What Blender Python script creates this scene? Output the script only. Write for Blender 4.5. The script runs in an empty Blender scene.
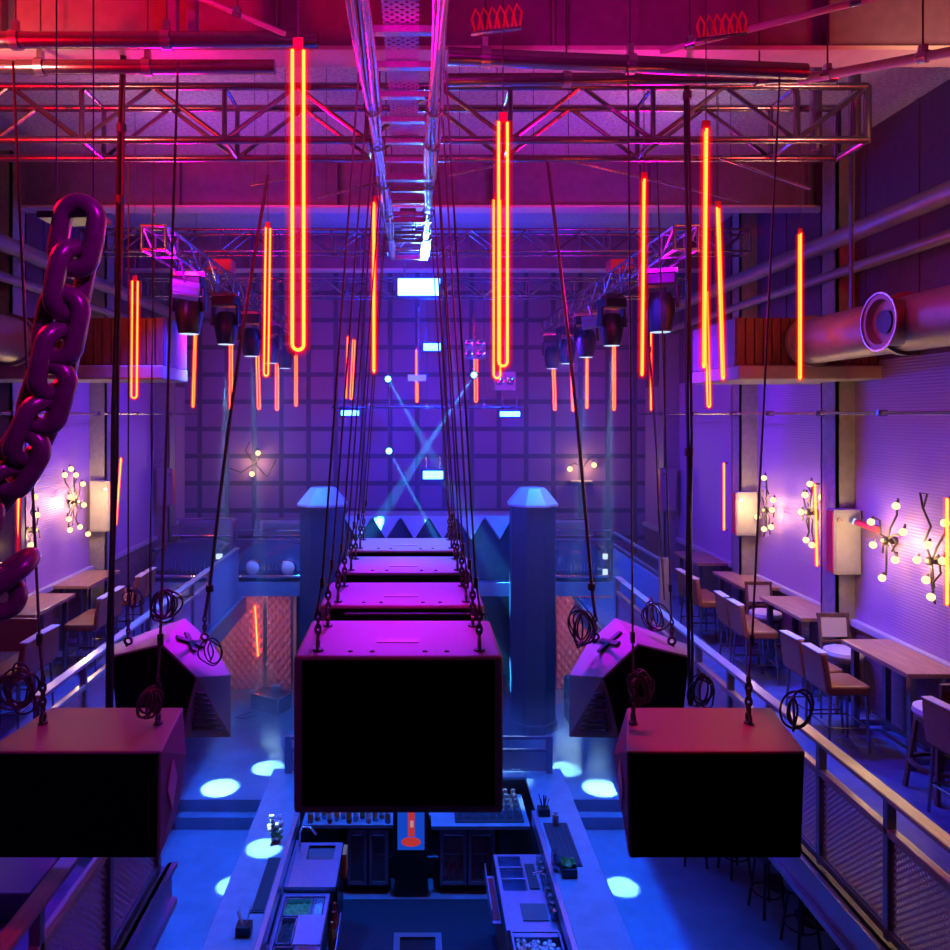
import bpy, bmesh, math, random
from mathutils import Vector, Matrix
random.seed(7)
sc = bpy.context.scene
COL = sc.collection
PI = math.pi
CZ = 5.95                      # eye height above the lower floor
F = 750.0                      # focal length in pixels, principal point 415,415
def P(px, py, Y):
    return Vector(((px-415)/F*Y, Y, CZ-(py-415)/F*Y))
def PD(px, py, D):             # the point of the level D below the eye seen at a pixel
    return P(px, py, F*D/(py-415))

# ------------------------------------------------------------------ materials
MATS = {}
def mat(name, col, rough=.5, metal=0., bump=0., bscale=30., var=0., emit=None, est=0., coat=0., spec=None):
    if name in MATS: return MATS[name]
    m = bpy.data.materials.new(name); m.use_nodes = True
    nt = m.node_tree; b = nt.nodes['Principled BSDF']
    b.inputs['Base Color'].default_value = (*col, 1)
    b.inputs['Roughness'].default_value = rough
    b.inputs['Metallic'].default_value = metal
    if coat: b.inputs['Coat Weight'].default_value = coat
    if spec is not None: b.inputs['Specular IOR Level'].default_value = spec
    if emit:
        b.inputs['Emission Color'].default_value = (*emit, 1); b.inputs['Emission Strength'].default_value = est
    if bump or var:
        tc = nt.nodes.new('ShaderNodeTexCoord')
        nz = nt.nodes.new('ShaderNodeTexNoise'); nz.inputs['Scale'].default_value = bscale; nz.inputs['Detail'].default_value = 5
        nt.links.new(tc.outputs['Object'], nz.inputs['Vector'])
        if bump:
            bp = nt.nodes.new('ShaderNodeBump'); bp.inputs['Strength'].default_value = bump; bp.inputs['Distance'].default_value = .02
            nt.links.new(nz.outputs['Fac'], bp.inputs['Height']); nt.links.new(bp.outputs['Normal'], b.inputs['Normal'])
        if var:
            rp = nt.nodes.new('ShaderNodeValToRGB')
            rp.color_ramp.elements[0].position = .3; rp.color_ramp.elements[1].position = .7
            rp.color_ramp.elements[0].color = (*[c*(1-var) for c in col], 1)
            rp.color_ramp.elements[1].color = (*[min(1, c*(1+var)) for c in col], 1)
            nt.links.new(nz.outputs['Fac'], rp.inputs['Fac']); nt.links.new(rp.outputs['Color'], b.inputs['Base Color'])
    MATS[name] = m
    return m
def emis(name, col, st):
    m = bpy.data.materials.new(name); m.use_nodes = True
    nt = m.node_tree; nt.nodes.clear()
    e = nt.nodes.new('ShaderNodeEmission'); o = nt.nodes.new('ShaderNodeOutputMaterial')
    e.inputs['Color'].default_value = (*col, 1); e.inputs['Strength'].default_value = st
    nt.links.new(e.outputs[0], o.inputs['Surface'])
    return m
class NT:
    """small node helper"""
    def __init__(s, m): s.nt = m.node_tree
    def n(s, t, **k):
        x = s.nt.nodes.new(t)
        for a, b in k.items(): setattr(x, a, b)
        return x
    def l(s, a, b): s.nt.links.new(a, b)
    def math(s, op, a, b=None):
        x = s.n('ShaderNodeMath', operation=op)
        for i, v in enumerate((a, b)):
            if v is None: continue
            if isinstance(v, (int, float)): x.inputs[i].default_value = v
            else: s.l(v, x.inputs[i])
        return x.outputs[0]

def mesh_mat(name, col, pitch, fill, metal=.6, rough=.4, axis='YZ'):
    """expanded metal: diamond wires, open between"""
    m = mat(name, col, rough, metal); g = NT(m); b = g.nt.nodes['Principled BSDF']
    tc = g.n('ShaderNodeTexCoord'); sp = g.n('ShaderNodeSeparateXYZ'); g.l(tc.outputs['Object'], sp.inputs[0])
    u, v = sp.outputs[axis[0]], sp.outputs[axis[1]]
    a = g.math('FRACT', g.math('DIVIDE', g.math('ADD', u, g.math('MULTIPLY', v, 1.1)), pitch))
    c = g.math('FRACT', g.math('DIVIDE', g.math('SUBTRACT', u, g.math('MULTIPLY', v, 1.1)), pitch))
    w = g.math('MAXIMUM', g.math('LESS_THAN', a, fill), g.math('LESS_THAN', c, fill))
    tr = g.n('ShaderNodeBsdfTransparent'); mx = g.n('ShaderNodeMixShader')
    g.l(w, mx.inputs[0]); g.l(tr.outputs[0], mx.inputs[1]); g.l(b.outputs[0], mx.inputs[2])
    g.l(mx.outputs[0], g.nt.nodes['Material Output'].inputs['Surface'])
    return m

def rib_mat(name, col, axis, pitch, strength, rough=.5, panel=.62):
    """painted corrugated cladding: fine ribs along one axis and sheet joints along Y"""
    m = mat(name, col, rough, .25); g = NT(m); b = g.nt.nodes['Principled BSDF']
    tc = g.n('ShaderNodeTexCoord'); sp = g.n('ShaderNodeSeparateXYZ'); g.l(tc.outputs['Object'], sp.inputs[0])
    h = g.math('SINE', g.math('MULTIPLY', sp.outputs[axis], 2*PI/pitch))
    j = g.math('LESS_THAN', g.math('FRACT', g.math('DIVIDE', sp.outputs['Y'], panel)), .03)
    hh = g.math('SUBTRACT', h, g.math('MULTIPLY', j, 3.0))
    bp = g.n('ShaderNodeBump'); bp.inputs['Strength'].default_value = strength; bp.inputs['Distance'].default_value = .012
    g.l(hh, bp.inputs['Height']); g.l(bp.outputs[0], b.inputs['Normal'])
    return m

def grid_mat(name, c1, c2, pitch, gap, rough=.6):
    """square wall tiles with wide dark joints, in the XZ plane"""
    m = mat(name, c1, rough); g = NT(m); b = g.nt.nodes['Principled BSDF']
    tc = g.n('ShaderNodeTexCoord'); sp = g.n('ShaderNodeSeparateXYZ'); g.l(tc.outputs['Object'], sp.inputs[0])
    fx = g.math('LESS_THAN', g.math('FRACT', g.math('DIVIDE', sp.outputs['X'], pitch)), gap)
    fz = g.math('LESS_THAN', g.math('FRACT', g.math('DIVIDE', sp.outputs['Z'], pitch)), gap)
    w = g.math('MAXIMUM', fx, fz)
    mx = g.n('ShaderNodeMix', data_type='RGBA'); g.l(w, mx.inputs[0])
    mx.inputs[6].default_value = (*c1, 1); mx.inputs[7].default_value = (*c2, 1)
    g.l(mx.outputs[2], b.inputs['Base Color'])
    bp = g.n('ShaderNodeBump'); bp.inputs['Strength'].default_value = .8; bp.inputs['Distance'].default_value = .03; bp.invert = True
    g.l(w, bp.inputs['Height']); g.l(bp.outputs[0], b.inputs['Normal'])
    return m

def brick_mat(name, c1, c2, mortar):
    m = mat(name, c1, .8); g = NT(m); b = g.nt.nodes['Principled BSDF']
    tc = g.n('ShaderNodeTexCoord'); sp = g.n('ShaderNodeSeparateXYZ'); g.l(tc.outputs['Object'], sp.inputs[0])
    cb = g.n('ShaderNodeCombineXYZ'); g.l(sp.outputs['Y'], cb.inputs[0]); g.l(sp.outputs['Z'], cb.inputs[1])
    br = g.n('ShaderNodeTexBrick'); g.l(cb.outputs[0], br.inputs['Vector'])
    br.inputs['Scale'].default_value = 4.2
    br.inputs['Color1'].default_value = (*c1, 1); br.inputs['Color2'].default_value = (*c2, 1); br.inputs['Mortar'].default_value = (*mortar, 1)
    g.l(br.outputs['Color'], b.inputs['Base Color'])
    bp = g.n('ShaderNodeBump'); bp.inputs['Strength'].default_value = .6; bp.inputs['Distance'].default_value = .01; bp.invert = True
    g.l(br.outputs['Fac'], bp.inputs['Height']); g.l(bp.outputs[0], b.inputs['Normal'])
    return m

def wood_mat(name, c1, c2, rough=.4, axis='Y'):
    m = mat(name, c1, rough); g = NT(m); b = g.nt.nodes['Principled BSDF']
    tc = g.n('ShaderNodeTexCoord'); mp = g.n('ShaderNodeMapping'); g.l(tc.outputs['Object'], mp.inputs[0])
    mp.inputs['Scale'].default_value = (24, 2.2, 24) if axis == 'Y' else ((2.2, 24, 24) if axis == 'X' else (24, 24, 2.2))
    nz = g.n('ShaderNodeTexNoise'); nz.inputs['Scale'].default_value = 1.6; nz.inputs['Detail'].default_value = 6; g.l(mp.outputs[0], nz.inputs['Vector'])
    rp = g.n('ShaderNodeValToRGB'); rp.color_ramp.elements[0].position = .32; rp.color_ramp.elements[1].position = .68
    rp.color_ramp.elements[0].color = (*c1, 1); rp.color_ramp.elements[1].color = (*c2, 1)
    g.l(nz.outputs['Fac'], rp.inputs[0]); g.l(rp.outputs[0], b.inputs['Base Color'])
    bp = g.n('ShaderNodeBump'); bp.inputs['Strength'].default_value = .15; bp.inputs['Distance'].default_value = .005
    g.l(nz.outputs['Fac'], bp.inputs['Height']); g.l(bp.outputs[0], b.inputs['Normal'])
    return m

M = dict(
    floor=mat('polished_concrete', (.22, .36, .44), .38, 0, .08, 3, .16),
    mezz=mat('dark_floorboards', (.11, .12, .22), .45, 0, .1, 8, .2),
    barfloor=mat('black_rubber', (.03, .03, .05), .6, 0, .2, 60, .2, spec=.15),
    clad=rib_mat('ribbed_cladding', (.44, .27, .52), 'Z', .034, .2),
    back=grid_mat('tiled_back_wall', (.27, .16, .34), (.08, .06, .11), .62, .17),
    brick=brick_mat('dark_brick', (.26, .13, .13), (.20, .10, .11), (.12, .10, .10)),
    lowwall=mat('dark_plaster', (.10, .10, .12), .8, 0, .2, 12, .2),
    plum=mat('plum_tone', (.13, .05, .10), .6, .1, .05, 10, .12),  # darker tone for the upper wall
    ledge=mat('painted_ledge', (.45, .44, .48), .35, 0, .05, 20, .05),
    colm=mat('column_paint', (.30, .28, .24), .5, .2, .06, 12, .12),
    boxm=mat('box_paint', (.33, .31, .28), .5, .1, .05, 12, .06),
    ceil=mat('acoustic_spray', (.50, .47, .47), .95, 0, 1.0, 26, .28),
    beam=mat('beam_paint', (.22, .14, .20), .55, .2, .06, 10, .1),
    flange=mat('cream_flange', (.62, .55, .47), .5, .1, .05, 14, .06),
    steel=mat('dark_steel', (.30, .27, .30), .24, .9, .05, 40, .1),
    alu=mat('truss_aluminium', (.55, .53, .55), .25, .9, .04, 40, .08),
    blacksteel=mat('black_steel', (.03, .03, .035), .35, .5, .04, 40, .1),
    railpaint=mat('rail_steel', (.30, .30, .36), .3, .6, .05, 30, .1),
    rail=wood_mat('handrail_lacquer', (.42, .36, .30), (.58, .52, .44), .22),
    cab=mat('speaker_paint', (.26, .24, .26), .45, 0, .25, 220, .12),
    cabdark=mat('speaker_paint_dark', (.09, .09, .10), .5, 0, .25, 220, .12),
    grille=mat('speaker_grille', (.004, .004, .005), .7, 0, .5, 400, .3, spec=.06),
    rope=mat('steel_rope', (.10, .08, .09), .4, .5, .3, 200, .2),
    cable=mat('rubber_cable', (.03, .025, .03), .5, 0, .1, 60, .1),
    chain=mat('chain_paint', (.26, .14, .22), .28, .35, .05, 30, .15),
    link=mat('rigging_chain', (.12, .09, .10), .35, .8, .1, 60, .1),
    table=wood_mat('table_wood', (.30, .17, .09), (.46, .28, .15), .32),
    tan=mat('tan_leather', (.28, .10, .045), .27, 0, .2, 60, .18),
    cream=mat('cream_upholstery', (.62, .56, .48), .6, 0, .15, 90, .08),
    darkwood=wood_mat('dark_wood', (.10, .05, .035), (.17, .09, .06), .4, 'Z'),
    duct=mat('duct_steel', (.26, .23, .20), .42, .4, .06, 10, .08),
    slat=wood_mat('slat_wood', (.11, .04, .035), (.17, .07, .05), .5, 'Z'),
    valance=mat('cream_valance', (.34, .29, .23), .6, 0, .3, 5, .1),
    blue=mat('blue_panel', (.25, .32, .48), .45, .2, .05, 10, .08),
    pillar=mat('pillar_paint', (.045, .06, .11), .5, .1, .05, 10, .1),
    quilt=mat('quilted_leather', (.46, .24, .28), .22, 0, .1, 60, .1),
    stainless=mat('stainless', (.42, .56, .74), .28, .8, .06, 20, .06),
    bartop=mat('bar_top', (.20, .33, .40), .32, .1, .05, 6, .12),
    barface=mat('bar_front', (.12, .12, .14), .5, .1, .05, 6, .12),
    chrome=mat('chrome', (.85, .85, .88), .08, 1.0),
    carpaint=mat('car_paint', (.07, .09, .17), .15, .3, 0, 30, 0, coat=1),
    rubber=mat('drip_rubber', (.04, .04, .05), .55, 0, .4, 120, .1),
    red=mat('red_panel', (.75, .04, .05), .4, 0, .05, 20, .05),
    redbottle=mat('red_bottle', (.6, .05, .04), .12),
    amber=mat('amber_bottle', (.55, .25, .06), .12),
    bluebottle=mat('clear_bottle', (.5, .55, .65), .1),
    orange=mat('orange_label', (.8, .35, .08), .5),
    ice=mat('ice', (.9, .93, .97), .1, 0, .6, 90, .1),
    green=mat('garnish_green', (.12, .4, .1), .5, 0, .3, 60, .2),
    white=mat('white_plastic', (.8, .8, .8), .4),
    sconce=mat('sconce_iron', (.07, .06, .055), .4, .6, .1, 50, .1),
    screenred=mat('screen_red', (.4, .02, .02), .4, emit=(.9, .06, .05), est=.5),
    screenblue=mat('screen_blue', (.01, .03, .2), .6, emit=(.01, .1, .9), est=.55),
    screenwhite=mat('screen_pale', (.5, .4, .4), .4, emit=(.95, .45, .35), est=.5),
    mesh=mesh_mat('expanded_metal', (.62, .46, .60), .048, .34, .2),
    meshX=mesh_mat('expanded_metal_across', (.42, .36, .42), .042, .36, axis='XZ'),
    traymesh=mesh_mat('tray_mesh', (.5, .5, .55), .05, .3, axis='XY'),
)
NEON = emis('neon_core', (1, .105, .016), 10.5)
NEONFAR = emis('neon_core_dim', (1, .11, .022), 7.5)
BULB = emis('bulb_filament', (1.0, .60, .26), 2.4)
LEDB = emis('led_blue_white', (.012, .05, 1.0), 60.0)
LEDC = emis('led_cyan', (.06, .5, 1.0), 9.0)
LENS = emis('lens_pale', (.55, .7, 1.0), 1.2)
# neon halo: added see-through shells whose red glow stands in for bloom
def halo_mat(nm, st):
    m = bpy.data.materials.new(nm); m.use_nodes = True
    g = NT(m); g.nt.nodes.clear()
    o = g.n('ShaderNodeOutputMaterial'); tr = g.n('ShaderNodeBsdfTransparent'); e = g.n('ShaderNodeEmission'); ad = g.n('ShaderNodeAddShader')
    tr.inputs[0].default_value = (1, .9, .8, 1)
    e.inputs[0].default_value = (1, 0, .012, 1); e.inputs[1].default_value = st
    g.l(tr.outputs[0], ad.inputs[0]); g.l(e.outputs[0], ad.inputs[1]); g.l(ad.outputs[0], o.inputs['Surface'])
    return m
HALO = halo_mat('red_halo', .34); HALO_OUTER = halo_mat('red_halo_outer', .11)
def glass_mat():
    m = mat('glass', (.85, .9, 1.0), .05); b = m.node_tree.nodes['Principled BSDF']
    b.inputs['Transmission Weight'].default_value = .85; b.inputs['IOR'].default_value = 1.3
    return m
M['glass'] = glass_mat()

# ------------------------------------------------------------------ mesh builder
def acc_loc(o):
    v = Vector((0, 0, 0))
    while o is not None: v += o.location; o = o.parent
    return v
class MB:
    def __init__(s): s.v = []; s.f = []
    def add(s, vs, fs):
        k = len(s.v); s.v += [Vector(v) for v in vs]; s.f += [tuple(i+k for i in f) for f in fs]; return s
    def box(s, x0, x1, y0, y1, z0, z1):
        return s.add([(x, y, z) for x in (x0, x1) for y in (y0, y1) for z in (z0, z1)],
                     [(0, 1, 3, 2), (4, 6, 7, 5), (0, 4, 5, 1), (2, 3, 7, 6), (0, 2, 6, 4), (1, 5, 7, 3)])
    def obox(s, c, sx, sy, sz, rot=None):
        R = rot if rot is not None else Matrix.Identity(3)
        c = Vector(c)
        vs = [c + R @ Vector((x*sx/2, y*sy/2, z*sz/2)) for x in (-1, 1) for y in (-1, 1) for z in (-1, 1)]
        return s.add(vs, [(0, 1, 3, 2), (4, 6, 7, 5), (0, 4, 5, 1), (2, 3, 7, 6), (0, 2, 6, 4), (1, 5, 7, 3)])
    def bar(s, p, q, w, h, up=(0, 0, 1)):
        p, q = Vector(p), Vector(q); d = (q-p); L = d.length; d.normalize()
        u = Vector(up)
        if abs(d.dot(u)) > .98: u = Vector((0, 1, 0))
        a = d.cross(u).normalized(); b = a.cross(d).normalized()
        vs = [e + a*(i*w/2) + b*(j*h/2) for e in (p, q) for i in (-1, 1) for j in (-1, 1)]
        return s.add(vs, [(0, 1, 3, 2), (4, 6, 7, 5), (0, 4, 5, 1), (2, 3, 7, 6), (0, 2, 6, 4), (1, 5, 7, 3)])
    def tube(s, pts, r, n=8, closed=False, caps=True):
        pts = [Vector(p) for p in pts]; N = len(pts); rs = r if isinstance(r, (list, tuple)) else [r]*N
        def tan(i):
            if closed: return (pts[(i+1) % N]-pts[i-1]).normalized()
            return (pts[min(i+1, N-1)]-pts[max(i-1, 0)]).normalized()
        t = tan(0); a = t.orthogonal().normalized(); vs = []
        for i in range(N):
            t2 = tan(i); q = t.rotation_difference(t2); a = q @ a; a = (a - t2*a.dot(t2)).normalized(); t = t2
            b = t.cross(a)
            for k in range(n):
                th = 2*PI*k/n; vs.append(pts[i] + (a*math.cos(th)+b*math.sin(th))*rs[i])
        fs = []
        for i in range(N if closed else N-1):
            j = (i+1) % N
            for k in range(n): fs.append((i*n+k, i*n+(k+1) % n, j*n+(k+1) % n, j*n+k))
        if not closed and caps: fs += [tuple(range(n))[::-1], tuple((N-1)*n+k for k in range(n))]
        return s.add(vs, fs)
    def cyl(s, p, q, r, r2=None, n=14):
        return s.tube([p, q], [r, r if r2 is None else r2], n)
    def lathe(s, prof, c=(0, 0, 0), n=16, R=None, closed=False):
        c = Vector(c); R = R or Matrix.Identity(3); vs = []; fs = []
        for r, z in prof:
            for k in range(n): vs.append(c + R @ Vector((r*math.cos(2*PI*k/n), r*math.sin(2*PI*k/n), z)))
        m = len(prof)
        for i in range(m-1):
            for k in range(n): fs.append((i*n+k, i*n+(k+1) % n, (i+1)*n+(k+1) % n, (i+1)*n+k))
        if not closed: fs += [tuple(range(n))[::-1], tuple((m-1)*n+k for k in range(n))]
        return s.add(vs, fs)
    def ball(s, c, r, n=10, sz=1.0):
        c = Vector(c); m = n//2+1
        return s.lathe([(max(.001, r*math.sin(PI*i/m)), -r*sz*math.cos(PI*i/m)) for i in range(m+1)], c, n)
    def hull(s, pts):
        bm = bmesh.new(); vs = [bm.verts.new(p) for p in pts]
        bmesh.ops.convex_hull(bm, input=vs)
        bmesh.ops.dissolve_limit(bm, angle_limit=.02, verts=bm.verts[:], edges=bm.edges[:])
        lone = [v for v in bm.verts if not v.link_faces]
        for v in lone: bm.verts.remove(v)
        bm.verts.index_update()
        s.add([v.co.copy() for v in bm.verts], [tuple(v.index for v in f.verts) for f in bm.faces]); bm.free(); return s
    def prism(s, poly, lo, hi, ax=2):
        def pt(p, h):
            return {2: (p[0], p[1], h), 1: (p[0], h, p[1]), 0: (h, p[0], p[1])}[ax]
        n = len(poly); vs = [pt(p, lo) for p in poly]+[pt(p, hi) for p in poly]
        fs = [(i, (i+1) % n, n+(i+1) % n, n+i) for i in range(n)]+[tuple(range(n))[::-1], tuple(range(n, 2*n))]
        return s.add(vs, fs)
    def sheet(s, fn, nu, nv):
        vs = [fn(i/nu, j/nv) for i in range(nu+1) for j in range(nv+1)]
        fs = [(i*(nv+1)+j, (i+1)*(nv+1)+j, (i+1)*(nv+1)+j+1, i*(nv+1)+j+1) for i in range(nu) for j in range(nv)]
        return s.add(vs, fs)
    def build(s, name, m, parent=None, smooth=True, bevel=0, seg=2, angle=40):
        me = bpy.data.meshes.new(name)
        if parent is not None: off = acc_loc(parent)
        else:
            xs = [v.x for v in s.v]; ys = [v.y for v in s.v]; zs = [v.z for v in s.v]
            off = Vector(((min(xs)+max(xs))/2, (min(ys)+max(ys))/2, min(zs)))
        me.from_pydata([v-off for v in s.v], [], s.f)
        bm = bmesh.new(); bm.from_mesh(me); bmesh.ops.recalc_face_normals(bm, faces=bm.faces[:]); bm.to_mesh(me); bm.free()
        me.materials.append(m)
        if smooth:
            for p in me.polygons: p.use_smooth = True
            me.set_sharp_from_angle(angle=math.radians(angle))
        o = bpy.data.objects.new(name, me); COL.objects.link(o)
        if parent is not None: o.parent = parent
        else: o.location = off
        if bevel:
            b = o.modifiers.new('edge', 'BEVEL'); b.width = bevel; b.segments = seg; b.limit_method = 'ANGLE'
        return o

def tag(o, label, cat, group=None, kind=None):
    o['label'] = label; o['category'] = cat
    if group: o['group'] = group
    if kind: o['kind'] = kind
    return o
def thing(name, label, cat, loc=(0, 0, 0), group=None, rz=0):
    o = bpy.data.objects.new(name, None); COL.objects.link(o); o.empty_display_size = .1
    o.location = loc; o.rotation_euler = (0, 0, rz)
    return tag(o, label, cat, group)
def dup(root, loc, rz, label, group=None, scale=None):
    r = root.copy(); COL.objects.link(r); r.location = loc; r.rotation_euler = (0, 0, rz); r['label'] = label
    if scale: r.scale = scale
    if group: r['group'] = group
    for ch in list(root.children):
        c = ch.copy(); COL.objects.link(c); c.parent = r
        for g in list(ch.children):
            d = g.copy(); COL.objects.link(d); d.parent = c
    return r
def struct(name, mb, m, bevel=0, label=None, smooth=False):
    o = mb.build(name, m, None, smooth, bevel); o['kind'] = 'structure'
    if label: o['label'] = label; o['category'] = name.split('_')[0]
    return o
def rotz(a): return Matrix.Rotation(a, 3, 'Z')

# ------------------------------------------------------------------ the room
W = 5.25; YB = 17.1; CEIL = 9.25; ZM = 2.55; ZS = .35; ZR = 2.8
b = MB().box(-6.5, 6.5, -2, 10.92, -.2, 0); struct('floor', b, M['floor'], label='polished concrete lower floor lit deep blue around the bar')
b = MB().box(-6.5, 6.5, 10.92, YB+.2, -.2, ZS).box(-6.5, 6.5, 10.76, 10.92, -.2, .175)
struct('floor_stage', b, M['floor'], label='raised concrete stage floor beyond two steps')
b = MB().box(-1.44, 1.46, 3.6, 9.2, 0, .012); struct('floor_bar', b, M['barfloor'], label='black rubber floor inside the bar')
b = MB().box(3.0, W, -2, 14.0, ZM-.2, ZM); struct('floor_mezzanine_right', b, M['mezz'], label='dark mezzanine walkway under the stools beside the ducted wall')
b = MB().box(-W, -3.22, -2, 14.0, ZM-.2, ZM).box(-3.22, -1.86, -2, 5.65, ZM-.2, ZM)
struct('floor_mezzanine_left', b, M['mezz'], label='dark mezzanine walkway on the side of the giant chain')
b = MB().box(-W, W, 14.0, YB, ZR-.16, ZR); struct('floor_platform', b, M['mezz'], label='rear platform floor behind the two pillars')
b = MB().box(-6.5, 6.5, -2, YB+.3, CEIL, CEIL+.1); struct('ceiling', b, M['ceil'], label='grey sprayed acoustic ceiling above the trusses')
b = MB().box(-6.5, 6.5, YB, YB+.2, 0, CEIL); struct('wall_back', b, M['back'], label='purple tiled wall behind the stage')
b = MB().box(-5.25, 5.25, 16.2, 16.3, ZS, ZR-.16); struct('wall_stage', b, M['lowwall'], label='dark wall under the rear platform')
for s, nm in ((1, 'right'), (-1, 'left')):
    b = MB().box(s*W, s*(W+.2), -2, YB, 3.5, CZ+.62); struct('wall_'+nm, b, M['clad'], label='ribbed purple wall cladding above the ledge, %s side' % nm)
    b = MB().box(s*W, s*(W+.2), -2, YB, CZ+.62, CEIL)
    for k in range(20): b.box(s*(W-.012), s*W, -1.5+.93*k, -1.44+.93*k, CZ+.62, CEIL)
    struct('wall_'+nm+'_upper', b, M['plum'], label='dark plum upper wall above the duct, %s side' % nm)
    b = MB().box(s*W, s*(W+.2), -2, YB, ZM, 3.5); struct('wall_'+nm+'_brick', b, M['brick'], label='dark brick wall base behind the tables, %s side' % nm)
    b = MB().box(s*6.3, s*6.5, -2, YB, 0, ZM-.2); struct('wall_'+nm+'_lower', b, M['lowwall'], label='dark lower wall below the mezzanine, %s side' % nm)
    b = MB().box(s*(W-.07), s*(W+.02), -2, YB, 3.44, 3.52); struct('trim_'+('1' if s > 0 else '2'), b, M['ledge'], .01, label='pale ledge running along the wall, %s side' % nm)
# fascia channels
b = MB().box(2.93, 3.0, -1, 14.0, ZM-.28, ZM-.23).box(2.97, 3.0, -1, 14.0, ZM-.25, ZM+.03).box(2.93, 3.0, -1, 14.0, ZM, ZM+.03)
struct('trim_3', b, M['railpaint'], label='steel channel edging the mezzanine floor beside the hanging speaker with red top')
b = MB().box(-3.22, -3.15, 5.66, 14.0, ZM-.28, ZM+.03)
struct('trim_4', b, M['railpaint'], label='steel edge of the mezzanine below the far railing')
b = MB().box(-1.86, -1.83, -1, 5.65, ZM-.25, ZM+.03).box(-1.86, -1.79, -1, 5.65, ZM-.28, ZM-.23).box(-1.86, -1.79, -1, 5.65, ZM, ZM+.03)
struct('trim_5', b, M['railpaint'], label='steel edge of the near platform below the mesh railing')
b = MB().box(-5.25, 5.25, 13.95, 14.0, ZR-.22, ZR+.03)
struct('trim_6', b, M['blue'], label='blue fascia of the rear platform above the quilted doors')
# ceiling beams
for i, y in enumerate((1.3, 5.4, 9.5, 13.6)):
    b = MB().box(-6, 6, y, y+.27, CZ+2.63, CZ+2.66)
    o = struct('trim_%d' % (7+i), b, M['flange'], label='cream lower flange of the %s ceiling beam' % ('first', 'second', 'third', 'fourth')[i])
    b = MB().box(-6, 6, y+.11, y+.16, CZ+2.66, CEIL).box(-6, 6, y, y+.27, CEIL-.04, CEIL)
    for k in range(-5, 6, 2): b.box(k-.01, k+.01, y+.01, y+.26, CZ+2.66, CEIL)
    struct('trim_%d_web' % (7+i), b, M['beam'], label='dark web of the %s ceiling beam' % ('first', 'second', 'third', 'fourth')[i])
# columns
ci = 11
for s, y0, y1, xi in ((1, 6.35, 6.7, 5.03), (1, 8.95, 9.3, 5.03), (1, 11.5, 11.8, 4.98), (1, 14.9, 15.25, 4.95), (-1, 9.35, 9.7, 5.03), (-1, 12.1, 12.45, 4.98), (-1, 15.1, 15.5, 4.95)):
    b = MB().box(s*xi, s*W, y0, y0+.03, ZM, CEIL).box(s*xi, s*W, y1-.03, y1, ZM, CEIL).box(s*xi, s*(xi+.03), y0, y1, ZM, CEIL)
    struct('trim_%d' % ci, b, M['colm'], label='steel column standing against the wall, number %d along' % (ci-10)); ci += 1
# slatted soffit boxes with cream valances
for s, x0, y1, nm in ((1, 3.63, 9.8, 'right'), (-1, -2.83, 9.3, 'left')):
    b = MB().box(x0, s*W, 8.52, y1, CZ+.56, CZ+1.1)
    struct('trim_%d' % ci, b, M['beam'], label='boxed soffit behind the slats, %s side' % nm); ci += 1
    b = MB(); x = abs(x0)+.02
    while x < W:
        b.box(s*x, s*(x+.085), 8.49, 8.52, CZ+.57, CZ+1.1); x += .1
    struct('trim_%d' % ci, b, M['slat'], label='dark wooden slats on the soffit face, %s side' % nm); ci += 1
    b = MB().box(x0, s*W, 8.42, y1+.05, CZ+.40, CZ+.56)
    struct('trim_%d' % ci, b, M['valance'], .02, label='cream valance below the soffit slats, %s side' % nm); ci += 1

# ------------------------------------------------------------------ railings
def railing(label, X, y0, y1, zf, h, posts, m_mesh='mesh', panels=True):
    t = thing('balcony_railing', label, 'railing', (X, (y0+y1)/2, zf))
    MB().box(X-.05, X+.05, y0, y1, zf+h-.035, zf+h).build('handrail', M['rail'], t, False, .008)
    MB().box(X-.03, X+.03, y0, y1, zf+h-.27, zf+h-.22).build('mid_rail', M['rail'], t, False, .006)
    MB().box(X-.025, X+.025, y0, y1, zf+.05, zf+.1).build('bottom_rail', M['railpaint'], t, False)
    ys = [y0+(y1-y0)*i/posts for i in range(posts+1)]
    for y in ys:
        MB().box(X-.03, X+.03, y-.025, y+.025, zf+.031, zf+h-.036).build('post', M['railpaint'], t, False, .004)
    if panels:
        for a, c in zip(ys, ys[1:]):
            p = MB().box(X-.004, X+.004, a+.025, c-.025, zf+.1, zf+h-.27).build('mesh_panel', M[m_mesh], t, False)
            MB().tube([(X, a+.04, zf+.112), (X, c-.04, zf+.112), (X, c-.04, zf+h-.282), (X, a+.04, zf+h-.282)], .012, 4, True).build('panel_frame', M['railpaint'], p, False)
    return t
railing('steel railing with mesh panels and lacquered handrail beside the leather stools', 3.05, 3.2, 11.3, ZM, .97, 10)
railing('far railing past the floor opening, below the giant chain side tables', -3.27, 6.5, 11.9, ZM, .97, 6)
railing('short near railing with mesh panels in front of the black floor box', -1.9, 2.9, 5.5, ZM, .97, 3)
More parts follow.
